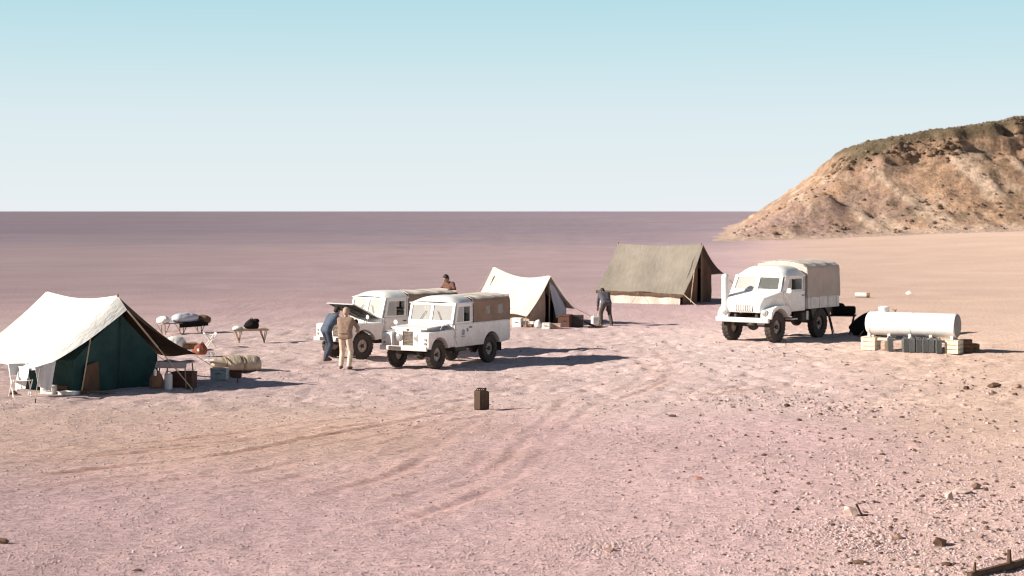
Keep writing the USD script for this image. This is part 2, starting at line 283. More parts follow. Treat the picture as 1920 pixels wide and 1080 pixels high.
    C = lay(C, far2*(0.62+0.55*n3[..., None]+0.25*meshkit.fbm(P*np.array([0.02, 0.09, 1]), 3, 35)[..., None]), np.clip(f2*(0.80+0.55*(n3-.5)), 0, 1))
    C = lay(C, np.array([.50, .365, .295]), 0.8*sstep(0.12, 0.19, X/np.maximum(Y, 1)+0.03*(n1-.5))*sstep(62, 80, Y)*(1-sstep(285, 330, Y)))
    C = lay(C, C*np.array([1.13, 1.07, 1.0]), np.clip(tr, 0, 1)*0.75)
    C = lay(C, C*np.array([0.74, 0.65, 0.61]), np.clip(core, 0, 1)*0.7)  # disturbed soil in the ruts, with their faint shadows painted in as darker brown
    C *= (0.86+0.28*n2[..., None])*(0.93+0.14*n1[..., None])
    nx, ny = X.shape; I = np.arange(nx*ny).reshape(nx, ny)
    a, b, c, d = I[:-1, :-1].ravel(), I[1:, :-1].ravel(), I[1:, 1:].ravel(), I[:-1, 1:].ravel()
    F = np.vstack([np.stack([a, b, c], 1), np.stack([a, c, d], 1)])
    V = np.stack([X, Y, Z], -1).reshape(-1, 3)
    m = usdkit.material(stage, '/World/Looks/desert_ground', {
        'a': ('attribute', dict(attribute='tint')), 'g': ('geometry', {}),
        'n': ('noise_texture', dict(scale=7.0, detail=7.0, roughness=0.85)), 'r': ('rgb_ramp', dict(ramp=[(0.34, (0.50, 0.46, 0.46)), (0.5, (1.0, 1.0, 1.0)), (0.66, (1.38, 1.37, 1.36))])),
        'v': ('voronoi_texture', dict(scale=7.0)), 'vr': ('rgb_ramp', dict(ramp=[(0.0, (0.80, 0.76, 0.76)), (0.12, (0.93, 0.92, 0.92)), (0.3, (1, 1, 1))])),
        'm': ('mix_color', dict(blend_type='multiply', fac=0.85, use_clamp=False)), 'm2': ('mix_color', dict(blend_type='multiply', fac=0.8, use_clamp=False)),
        'bn': ('noise_texture', dict(scale=14.0, detail=5.0, roughness=0.7)), 'bp': ('bump', dict(strength=0.9, distance=0.045)),
        'p': ('principled_bsdf', dict(roughness=0.97, specular_ior_level=0.1, diffuse_roughness=0.6))},
        [('g.position', 'n.vector'), ('n.fac', 'r.fac'), ('a.color', 'm.a'), ('r.color', 'm.b'), ('g.position', 'v.vector'), ('v.distance', 'vr.fac'), ('m.result', 'm2.a'), ('vr.color', 'm2.b'),
         ('m2.result', 'p.base_color'), ('g.position', 'bn.vector'), ('bn.fac', 'bp.height'), ('bp.normal', 'p.normal')], surface='p.BSDF')
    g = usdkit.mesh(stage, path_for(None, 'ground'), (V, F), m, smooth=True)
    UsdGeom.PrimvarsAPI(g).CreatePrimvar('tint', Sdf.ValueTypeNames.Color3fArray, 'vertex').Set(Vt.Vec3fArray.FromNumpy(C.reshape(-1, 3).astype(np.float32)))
    tag(g.GetPrim(), 'pinkish gravel desert plain with wheel tracks running to a level horizon', kind='structure')
build_ground()

# ------------------------------------------------------------------ the hill
def smin(a, b, k):
    h = np.clip(0.5+0.5*(b-a)/k, 0, 1); return b*(1-h)+a*h-k*h*(1-h)
HX, HT = [30, 50, 54.5, 57, 62, 71, 76, 81, 87, 95, 110, 230], [13, 13.2, 13.2, 14.0, 15.4, 16.5, 17.0, 17.8, 18.8, 20.2, 22.5, 28]
def hill_h(x, y):
    p = np.stack([x, y, 0*x], -1)
    warp = 9*(meshkit.fbm(p*0.055, 4, 41)-0.5)
    front = y-(262+0.10*(x-40)+warp+2.2*(meshkit.fbm(p*0.25, 3, 42)-.5)*2)
    left = (x-(0.130*y+1.0*(meshkit.fbm(p*0.12, 4, 43)-.5)*4))*0.98
    s = smin(front/1.75, left/1.48, 4.0)
    gul = meshkit.fbm(np.stack([x*0.16, y*0.03, 0*x], -1), 4, 45)-0.5
    s = s + gul*np.clip(s/6, 0, 1)*0.85
    top = np.interp(x, HX, HT)+0.02*(y-300)*0 
    talus = np.clip(s, 0, None)
    cap = 0.74*top
    h = np.where(talus < cap, talus, cap + (talus-cap)*1.7)
    h = np.where(talus < cap, 0.5*(s+np.sqrt(s*s+5.0))-0.32, h)
    h = smin(h, top + 0.9*(meshkit.fbm(p*0.16, 3, 47)-.5), 1.6)
    h = np.where(s < -4, h+0.3*(s+4), h)
    h = h + np.clip(h, 0, 1)*(0.55*(meshkit.fbm(p*0.35, 3, 48)-.5) + 0.4*(meshkit.fbm(p*1.1, 2, 49)-.5)*(0.5+sstep(0.6, 0.8, h/top)))
    # ledges in the cap rock
    w = sstep(0.68, 0.78, h/top)*(1-sstep(0.96, 1.0, h/top))
    h = h + w*0.3*np.sin(h*2.6+3*meshkit.fbm(p*0.12, 2, 50))
    return h+apron(x, y)-0.12, h/top, gul
def build_hill():
    xs, ys = np.concatenate([np.arange(26, 112, 0.55), np.arange(112, 232, 3)]), np.concatenate([np.arange(246, 312, 0.55), np.arange(312, 460, 3.0)])
    X, Y = np.meshgrid(xs, ys, indexing='ij'); Z, rel, gul = hill_h(X, Y)
    P = np.stack([X, Y, Z], -1)
    n1, n2, n3 = meshkit.fbm(P*0.22, 4, 61), meshkit.fbm(P*0.9, 3, 62), meshkit.fbm(np.stack([X*0.5+Z*0.35, Y*0.06, Z*0.10], -1), 4, 63)
    orange, pale, mauve, olive, dark = np.array([.42, .27, .18]), np.array([.58, .435, .33]), np.array([.39, .27, .24]), np.array([.16, .125, .08]), np.array([.115, .08, .055])
    def lay(C, col, w): w = np.clip(w, 0, 1); return C*(1-w[..., None])+col*w[..., None]
    C = np.broadcast_to(orange, P.shape).copy()
    C = lay(C, mauve, sstep(0.36, 0.62, n1+0.12*sstep(60, 36, X))*(0.9-0.5*rel)*sstep(80, 48, X))
    C = lay(C, olive, sstep(0.50, 0.64, n1*0.5+n2*0.55)*0.7*sstep(36, 66, X))
    C = lay(C, pale, sstep(0.52, 0.66, n3)*0.85*(1-sstep(0.7, 0.85, rel)))
    C = lay(C, np.array([.52, .385, .31]), sstep(0.10, 0.01, rel+0.05*(n1-.5)))
    C = lay(C, dark, sstep(0.50, 0.62, n2)*0.65*sstep(0.6, 0.8, rel))
    C = lay(C, olive*0.9, sstep(0.84, 0.95, rel+0.15*(n1-.5))*0.92)
    C *= (0.8+0.4*n2[..., None])
    nx, ny = X.shape; I = np.arange(nx*ny).reshape(nx, ny)
    a, b, c, d = I[:-1, :-1].ravel(), I[1:, :-1].ravel(), I[1:, 1:].ravel(), I[:-1, 1:].ravel()
    F = np.vstack([np.stack([a, b, c], 1), np.stack([a, c, d], 1)])
    m = usdkit.material(stage, '/World/Looks/hill_soil', {
        'a': ('attribute', dict(attribute='tint')), 'g': ('geometry', {}), 'n': ('noise_texture', dict(scale=1.3, detail=6.0, roughness=0.75)),
        'r': ('rgb_ramp', dict(ramp=[(0.32, (0.5, 0.46, 0.44)), (0.5, (1, 1, 1)), (0.68, (1.3, 1.28, 1.25))])), 'm': ('mix_color', dict(blend_type='multiply', fac=1.0, use_clamp=False)),
        'bp': ('bump', dict(strength=1.0, distance=0.5)), 'p': ('principled_bsdf', dict(roughness=0.97, specular_ior_level=0.1))},
        [('g.position', 'n.vector'), ('n.fac', 'r.fac'), ('a.color', 'm.a'), ('r.color', 'm.b'), ('m.result', 'p.base_color'), ('n.fac', 'bp.height'), ('bp.normal', 'p.normal')], surface='p.BSDF')
    g = usdkit.mesh(stage, path_for(None, 'hill'), (P.reshape(-1, 3), F), m, smooth=True)
    UsdGeom.PrimvarsAPI(g).CreatePrimvar('tint', Sdf.ValueTypeNames.Color3fArray, 'vertex').Set(Vt.Vec3fArray.FromNumpy(C.reshape(-1, 3).astype(np.float32)))
    tag(g.GetPrim(), 'eroded brown rocky hill with dark cap rock at the right edge of the plain', kind='structure')
build_hill()

def scatter(name, label, material, P, S, seed, protos=4, sub=1, squash=0.62):
    pi = UsdGeom.PointInstancer.Define(stage, path_for(None, name)); rg = np.random.default_rng(seed)
    for k in range(protos):
        b = trimesh.creation.icosphere(sub); v = b.vertices*(1+0.55*(meshkit.noise(b.vertices*1.3+k*7.3+seed, k)-0.5))[:, None]
        b.vertices = v*np.array([1.0, 0.8, squash])
        usdkit.mesh(stage, f'{pi.GetPath()}/stone_{k+1:03d}', b, M[material], smooth=False)
        pi.CreatePrototypesRel().AddTarget(f'{pi.GetPath()}/stone_{k+1:03d}')
    n = len(P); pi.CreateProtoIndicesAttr(Vt.IntArray.FromNumpy(rg.integers(0, protos, n).astype(np.int32)))
    pi.CreatePositionsAttr(Vt.Vec3fArray.FromNumpy(np.asarray(P, np.float32)))
    pi.CreateScalesAttr(Vt.Vec3fArray.FromNumpy((np.asarray(S)[:, None]*np.ones(3)).astype(np.float32)))
    th = rg.uniform(0, 2*PI, n); q = np.zeros((n, 4), np.float16)
    pi.CreateOrientationsAttr(Vt.QuathArray([Gf.Quath(float(math.cos(t/2)), 0.0, 0.0, float(math.sin(t/2))) for t in th]))
    return tag(pi.GetPrim(), label, kind='stuff')
# boulders and scree on the hill
x, y = RNG.uniform(34, 112, 26000), RNG.uniform(258, 318, 26000)
z, rel, _ = hill_h(x, y); nn = meshkit.fbm(np.stack([x*0.2, y*0.2, z*0.2], -1), 3, 71)
keep = (rel > 0.03) & (rel < 1.02) & (RNG.random(len(x)) < (0.05+0.55*sstep(0.66, 0.8, rel)*(1-0.85*sstep(.86, .95, rel)))*sstep(0.35, 0.6, nn)*1.6)
sz = 0.10+0.36*RNG.random(keep.sum())**4.0; sz *= 1+0.8*sstep(0.66, 0.8, rel[keep])*(1-sstep(0.86, 0.95, rel[keep]))
scatter('hill_rocks', 'dark boulders and scree strewn over the hillside and cap rock', 'hill_rock', np.stack([x, y, z+0.1], -1)[keep], sz, 5)
# gravel on the near plain
NG = 100000
dd = 20.0/np.sqrt(RNG.uniform((20/60)**2, 1.0, NG)); xx = RNG.uniform(-0.33, 0.33, NG)*dd
cl = meshkit.fbm(np.stack([xx*0.35, dd*0.35, 0*xx], -1), 3, 81); right = sstep(-2, 6, xx); patch = np.zeros(NG)
for cx, cy, r in ((5.1, 41.3, 1.3), (6.4, 40.9, 1.4), (7.7, 39.3, 1.6), (12.0, 44.6, 1.3), (6.8, 26.9, 0.7), (4.7, 24.3, 0.8), (1.2, 23.2, 0.5), (-2.2, 37.0, 1.1), (2.0, 40.5, 1.0)):
    patch = np.maximum(patch, np.exp(-(((xx-cx)/r)**2+((dd-cy)/(r*1.5))**2)))
on_track = TRACK_TREE.query(np.stack([xx, dd], -1))[0] < 0.22
keep = RNG.random(NG) < (np.clip(0.24+(cl-0.38)*1.6*(0.4+0.8*right), 0.13, 0.7)*(1-0.45*sstep(30, 42, dd))+patch*0.4)*np.where(on_track, 0.15, 1); xx, dd, patch = xx[keep], dd[keep], patch[keep]
big = RNG.random(len(xx))**12; sz = 0.007+0.009*RNG.random(len(xx))+0.036*big*(0.4+0.75*sstep(0, 6, xx))+0.018*patch*RNG.random(len(xx))**2; sz *= np.clip(dd/27, 0.9, 1.5)
gz = ground_z(xx, dd)
sel = sz > 0.030
scatter('gravel', 'loose fine gravel scattered over the plain', 'gravel', np.stack([xx, dd, gz+sz*0.22], -1)[~sel], sz[~sel], 6)
scatter('small_stones', 'small loose stones strewn over the gravel', 'pebble', np.stack([xx, dd, gz+sz*0.05], -1)[sel], sz[sel], 9)
#PART2
def man_union(ms):
    r = man(ms[0])
    for k in ms[1:]: r = r + man(k)
    return r

# ------------------------------------------------------------------ vehicles
def wheel(parent, x, y, R, w, rim_r, side):
    n = node('wheel', parent, (x, y, R))
    prof = [(rim_r*0.92, -w/2*0.8), (rim_r*1.12, -w/2), (R*0.9, -w/2), (R*0.975, -w/2*0.82), (R, -w/2*0.55), (R, w/2*0.55), (R*0.975, w/2*0.82), (R*0.9, w/2), (rim_r*1.12, w/2), (rim_r*0.92, w/2*0.8)]
    t = trimesh.creation.revolve(np.array(prof+prof[:1]), sections=36); t.apply_transform(rot((1, 0, 0), 90)); t.fix_normals()
    lugs = []
    for k in range(24):
        for s in (-1, 1):
            b = box((R-0.004, s*w*0.22, 0), (0.035, w*0.40, R*0.12), 0.006); b.apply_transform(rot((0, 1, 0), k*15+s*3.7)); lugs.append(b)
    obj('tyre', cat(t, *lugs), 'rubber', n)
    rp = [(0, w*0.10), (rim_r*0.55, w*0.12), (rim_r*0.72, w*0.02), (rim_r*0.90, w*0.05), (rim_r*0.96, w*0.30), (rim_r*1.02, w*0.34), (rim_r*1.02, w*0.28), (rim_r*0.9, -w*0.1), (0, -w*0.1)]
    r = trimesh.creation.revolve(np.array(rp), sections=32); r.apply_transform(rot((1, 0, 0), -90 if side > 0 else 90)); r.fix_normals(); obj('rim', r, 'rim', n)
    h = [cyl((0, side*w*0.05, 0), (0, side*w*0.34, 0), rim_r*0.26, 14)]
    for k in range(5):
        a = k*2*PI/5; h.append(cyl((rim_r*.43*math.cos(a), side*w*0.08, rim_r*.43*math.sin(a)), (rim_r*.43*math.cos(a), side*w*0.19, rim_r*.43*math.sin(a)), 0.016, 6))
    obj('hub', cat(*h), 'dark', n)
    return n

def slab(p, thick):
    """flat polygon of 3-D points -> thin solid"""
    p = np.array(p, float); n = np.cross(p[1]-p[0], p[2]-p[0]); n /= np.linalg.norm(n)
    return trimesh.convex.convex_hull(np.vstack([p+n*thick/2, p-n*thick/2]))

def land_rover(label, loc, rotz, group, bonnet_open, tailgate_down, emblem, load=None):
    t = thing('off_road_car', label, 'off-road car', loc, rotz, group)
    W = 0.80
    arch = lambda x, r=0.47: cyl((x, -1, 0.44), (x, -0.42, 0.44), r, 28)
    arch2 = lambda x, r=0.47: cyl((x, 0.42, 0.44), (x, 1, 0.44), r, 28)
    # rear tub and cab lower
    low = prism([(-2.42, 0.66), (-2.42, 1.22), (0.62, 1.22), (0.62, 0.56), (-0.9, 0.56), (-1.9, 0.56), (-2.35, 0.60)], -W, W, 0.02)
    low = cut(low, arch(-1.385), arch2(-1.385), box((0.13, 0, 1.15), (0.90, 1.46, 0.9), 0.001), box((-1.42, 0, 1.15), (1.88, 1.46, 0.62), 0.001))
    obj('body', low, 'paint', t, 30)
    for s in (-1, 1): obj('waist_capping', box((-1.37, s*(W+0.004), 1.205), (2.06, 0.022, 0.035)), 'paint_grey', t)
    obj('cab_floor', box((0.13, 0, 0.74), (0.86, 1.44, 0.05)), 'interior', t)
    # front wings
    for s in (-1, 1):
        y0, y1 = (0.45, W) if s > 0 else (-W, -0.45)
        w = prism([(0.63, 0.60), (0.63, 1.06), (0.74, 1.075), (1.86, 1.05), (1.94, 1.03), (1.955, 0.95), (1.955, 0.62), (1.90, 0.58), (0.95, 0.56)], y0, y1, 0.015)
        w = cut(w, arch(1.385, 0.46) if s < 0 else arch2(1.385, 0.46)); wing = obj('front_wing', w, 'paint', t, 30)
        obj('side_lamp', cyl((1.945, s*0.70, 0.86), (1.985, s*0.70, 0.86), 0.04, 12), 'chrome', wing)
        obj('indicator', cyl((1.945, s*0.70, 0.74), (1.98, s*0.70, 0.74), 0.035, 12), 'stone_mid', wing)
    # bulkhead, radiator panel
    obj('bulkhead', box((0.62, 0, 1.0), (0.06, 1.5, 0.5)), 'paint', t)
    gp = cut(box((1.78, 0, 0.84), (0.05, 0.898, 0.56)), box((1.78, 0, 0.86), (0.2, 0.36, 0.40), 0.001))
    g = obj('radiator_panel', gp, 'paint', t)
    gm = [box((1.775, y, 0.86), (0.012, 0.008, 0.40), 0.002) for y in np.linspace(-0.16, 0.16, 9)] + [box((1.775, 0, z), (0.012, 0.36, 0.008), 0.002) for z in np.linspace(0.68, 1.04, 10)]
    obj('grille', cat(*gm), 'rim', g); obj('radiator', box((1.70, 0, 0.84), (0.08, 0.62, 0.46)), 'mesh', g)
    for s in (-1, 1):
        hl = obj('headlight', cat(cyl((1.80, s*0.305, 0.90), (1.84, s*0.305, 0.90), 0.105, 20)), 'paint', t)
        m = trimesh.creation.icosphere(2, 0.09); m.apply_scale((0.35, 1, 1)); m.apply_translation((1.845, s*0.305, 0.90)); obj('lens', m, 'chrome', hl)
    obj('engine_bay', cat(box((1.2, 0, 0.80), (1.05, 0.86, 0.10)), box((1.1, 0.05, 0.92), (0.62, 0.32, 0.22), 0.04), cyl((0.95, -0.1, 1.06), (1.25, -0.1, 1.06), 0.09, 14), box((1.0, 0.3, 0.95), (0.22, 0.2, 0.2))), 'dark', t)
    if not bonnet_open:      # the bay's sides
        for s in (-1, 1): obj('bonnet_side', box((1.2, s*0.445, 1.09), (1.12, 0.02, 0.08)), 'paint', t)
    bp = prism([(0.64, 1.185), (0.64, 1.215), (1.1, 1.20), (1.74, 1.165), (1.80, 1.12), (1.78, 1.11), (1.72, 1.14)], -0.62, 0.62)
    if bonnet_open: bp.apply_transform(rot((0, 1, 0), -27, (0.64, 0, 1.20)))
    bo = obj('bonnet', bp, 'paint', t, 30)
    if bonnet_open:
        li = cat(*[prism([(0.70, 1.165), (0.70, 1.183), (1.70, 1.136), (1.70, 1.118)], y-0.03, y+0.03) for y in (-0.55, -0.2, 0.2, 0.55)], box((1.2, 0, 1.15), (0.06, 1.1, 0.022)))
        pn = prism([(0.66, 1.178), (0.66, 1.184), (1.72, 1.138), (1.72, 1.132)], -0.60, 0.60); li = cat(li, pn)
        li.apply_transform(rot((0, 1, 0), -27, (0.64, 0, 1.20))); obj('bonnet_lining', li, 'dark', bo)
        obj('bonnet_stay', cyl((1.42, -0.47, 1.05), (1.30, -0.5, 1.48), 0.012, 6), 'dark', t)
    else:
        obj('bonnet_catch', box((1.80, 0, 1.10), (0.03, 0.10, 0.05)), 'dark', bo)
    obj('front_bumper', box((2.03, 0, 0.60), (0.06, 1.60, 0.13)), 'paint', t)
    obj('number_plate', box((2.066, -0.28, 0.60), (0.008, 0.42, 0.10), 0.002), 'dark', t)
    # windscreen
    A, B = np.array([0.66, 0, 1.225]), np.array([0.50, 0, 1.80])
    def wp(y, k): q = A+(B-A)*k; return (q[0], y, q[2])
    fr = [slab([wp(-0.77, 0), wp(0.77, 0), wp(0.77, 0.16), wp(-0.77, 0.16)], 0.05), slab([wp(-0.77, 0.90), wp(0.77, 0.90), wp(0.77, 1), wp(-0.77, 1)], 0.05)]
    for y0, y1 in ((-0.77, -0.70), (-0.04, 0.04), (0.70, 0.77)): fr.append(slab([wp(y0, 0.161), wp(y1, 0.161), wp(y1, 0.899), wp(y0, 0.899)], 0.05))
    wf = obj('windscreen_frame', cat(*fr), 'paint', t)
    for s in (-1, 1):
        a, b = (0.04, 0.70) if s > 0 else (-0.70, -0.04)
        obj('windscreen_pane', slab([wp(a, 0.16), wp(b, 0.16), wp(b, 0.90), wp(a, 0.90)], 0.008), 'glass_dusty', wf)
        obj('wiper', tube([wp(s*0.37, 0.17)+np.array([.035, 0, 0]), wp(s*0.2, 0.62)+np.array([.035, 0, 0])], 0.008, 5), 'dark', wf)
    for s in (-1, 1): obj('bulkhead_vent', box((0.668, s*0.36, 1.16), (0.03, 0.46, 0.05)), 'paint_grey', t)
    # roof over the cab, domed at the edges
    u, v = np.linspace(-1, 1, 15), np.linspace(0, 1, 11); P = np.zeros((11, 15, 3))
    for i, k in enumerate(v):
        for j, q in enumerate(u):
            ex = 1-(2*k-1)**6 if k > 0.5 else 1-0.0*(k)
            P[i, j] = (-0.38+k*0.93, q*0.79, 1.80+0.195*(1-abs(q)**3.4)*(1-0.75*max(0, (k-0.45)/0.55)**2.6))
    obj('cab_roof', cat(shell(P, 0.02), box((0.085, 0.795, 1.80), (0.95, 0.03, 0.035)), box((0.085, -0.795, 1.80), (0.95, 0.03, 0.035))), 'paint', t, 50)
    bk = cut(box((-0.36, 0, 1.51), (0.045, 1.56, 0.60)), box((-0.36, 0, 1.55), (0.3, 1.0, 0.32), 0.001)); obj('cab_back', bk, 'paint', t)
    # doors with window frames
    for s in (-1, 1):
        y = s*(W+0.008)
        d = obj('door', prism([(0.585, 1.20), (0.585, 0.80), (0.50, 0.62), (-0.285, 0.62), (-0.285, 1.20)], y-0.016, y+0.016, 0.02), 'paint', t)
        yt = s*0.775
        top = [(0.60, 1.225), (0.475, 1.79), (-0.285, 1.79), (-0.285, 1.225)]; hole = [(0.50, 1.275), (0.405, 1.70), (-0.215, 1.70), (-0.215, 1.275)]
        ft = prism(top, yt-0.02, yt+0.02); ft = cut(ft, prism(hole, yt-0.2, yt+0.2)); obj('window_frame', ft, 'paint', d)
        obj('sliding_pane', box((0.30, yt+s*0.006, 1.487), (0.36, 0.006, 0.42), 0.001), 'glass_dusty', d)  # reflection in the front half of the window, painted in as pale film
        obj('window_bar', box((0.12, yt, 1.487), (0.025, 0.03, 0.42)), 'paint', d)
        obj('handle', cat(box((-0.18, y+s*0.03, 1.10), (0.13, 0.03, 0.03)), box((-0.13, y+s*0.018, 1.10), (0.03, 0.03, 0.03))), 'dark', d)
        for hz in (0.86, 1.06): obj('hinge', box((0.60, y+s*0.018, hz), (0.12, 0.02, 0.045)), 'paint_grey', d)
        if emblem and s > 0:
            e = [tri(man(cyl((0.20, y+0.0161, 0.97), (0.20, y+0.020, 0.97), 0.085, 20)) - man(cyl((0.20, y, 0.97), (0.20, y+0.03, 0.97), 0.055, 20)))]
            e += [box((0.20, y+0.018, 0.97), (0.05, 0.005, 0.07), 0.001), box((0.20, y+0.018, 0.855), (0.20, 0.005, 0.022), 0.001), box((-0.02, y+0.018, 1.03), (0.09, 0.005, 0.10), 0.001)]
            obj('door_emblem', cat(*e), 'emblem', d, label='small dark round emblem with a smudge of lettering')
    for s in (-1, 1): obj('wing_mirror', cat(tube([(1.25, s*0.72, 1.06), (1.25, s*0.80, 1.24)], 0.01), cyl((1.24, s*0.80, 1.27), (1.27, s*0.80, 1.27), 0.065, 14)), 'paint', t)
    # seats, steering wheel
    for y in (-0.5, 0.0, 0.5): obj('seat', cat(box((0.02, y, 0.98), (0.42, 0.40, 0.12), 0.03), box((-0.24, y, 1.26), (0.10, 0.40, 0.48), 0.03)), 'seat', t)
    a = trimesh.creation.torus(0.19, 0.015, 20, 6); a.apply_transform(rot((0, 1, 0), -58)); a.apply_translation((0.36, -0.42, 1.30)); obj('steering_wheel', cat(a, cyl((0.36, -0.42, 1.30), (0.56, -0.42, 1.15), 0.02)), 'dark', t)
    # canvas tilt
    prof = [(-0.79, 1.215), (-0.785, 1.80), (-0.75, 1.89), (-0.6, 1.955), (-0.3, 1.985), (0, 1.995), (0.3, 1.985), (0.6, 1.955), (0.75, 1.89), (0.785, 1.80), (0.79, 1.215)]
    nx = 26; xs = np.linspace(-0.40, -2.44, nx); pr = np.array([np.interp(np.linspace(0, len(prof)-1, 61), np.arange(len(prof)), [p[k] for p in prof]) for k in (0, 1)]).T
    P = np.zeros((nx, 61, 3))
    for i, x in enumerate(xs):
        sag = 0.025*abs(math.sin((x+0.40)/2.04*3*PI))**0.8
        for j, (y, z) in enumerate(pr):
            r = meshkit.fbm(np.array([x*2.2, y*2.2+rotz, z*2.2]), 3, 4)-0.5
            P[i, j] = (x, y*(1-0.5*sag*(z < 1.84))+0.03*r, z-sag*(z > 1.84)+0.02*r)
    P[:, 0, 2] = P[:, -1, 2] = 1.20
    tp = shell(P[:, 14:47], 0.012); obj('tilt_roof', tp, 'tilt_top', t, 40)
    c = [shell(P[:, :15], 0.012), shell(P[:, 46:], 0.012)]
    wins = [(-1.22, 1.54, 0.26, 0.24), (-1.92, 1.55, 0.32, 0.28)]
    for s, q in ((-1, c[0]), (1, c[1])):
        ti = obj('tilt_side', cut(q, *[box((x, 0, z), (a, 3, b), 0.02) for x, z, a, b in wins]), 'tilt_brown', t, 40)
        for x, z, a, b in wins: obj('tilt_window', box((x, s*0.775, z), (a+0.04, 0.006, b+0.04), 0.002), 'glass', ti)
    hoops = [tube([(x, y*0.97, z-0.02) for y, z in pr[::6]], 0.014, 5) for x in (-0.6, -1.4, -2.35)]
    for h in hoops: obj('tilt_hoop', h, 'dark', t)
    back = cut(box((-2.43, 0, 1.60), (0.012, 1.52, 0.72), 0.002), box((-2.43, 0, 1.62), (0.3, 0.7, 0.28), 0.02)); obj('tilt_back_curtain', back, 'tilt_brown', t)
    if tailgate_down: obj('tailgate', box((-2.66, 0, 0.70), (0.46, 1.36, 0.03)), 'paint', t)
    else: obj('tailgate', box((-2.436, 0, 0.96), (0.03, 1.30, 0.50)), 'paint', t)
    obj('load', box((-1.5, 0.1, 0.98), (1.3, 1.0, 0.30), 0.03), 'interior', t)
    # running gear
    ch = [box((-0.2, s*0.36, 0.50), (4.1, 0.09, 0.12)) for s in (-1, 1)] + [cyl((x, -0.6, 0.42), (x, 0.6, 0.42), 0.05) for x in (1.385, -1.385)] + \
         [trimesh.creation.icosphere(2, 0.15).apply_translation((x, 0.15, 0.40)) for x in (1.385, -1.385)] + [box((0.1, 0, 0.50), (0.7, 0.4, 0.2), 0.04), box((0.15, 0.56, 0.52), (0.6, 0.34, 0.2), 0.03), tube([(0.3, -0.3, 0.42), (-1.0, -0.3, 0.40), (-2.4, -0.45, 0.46)], 0.03)]
    obj('chassis', cat(*ch), 'dark', t)
    for x in (1.385, -1.385):
        for s in (-1, 1): wheel(t, x, s*0.655, 0.40, 0.20, 0.215, s)
    for s in (-1, 1): obj('mud_flap', box((-1.95, s*0.66, 0.46), (0.012, 0.24, 0.30), 0.003), 'rubber', t)
    for s in (-1, 1): obj('tail_lamp', cyl((-2.42, s*0.70, 0.86), (-2.46, s*0.70, 0.86), 0.045, 12), 'dark_red', t)
    return t
land_rover('white off-road car with closed bonnet and brown canvas tilt, in front of the other car', (-2.0, 51.2, 0), math.degrees(math.atan2(-0.855, -0.52)), 'white off-road cars parked in the camp', False, False, True)
land_rover('white off-road car with its bonnet raised, two people at its engine', (-4.0, 54.35, 0), math.degrees(math.atan2(-0.70, -0.715)), 'white off-road cars parked in the camp', True, True, False)

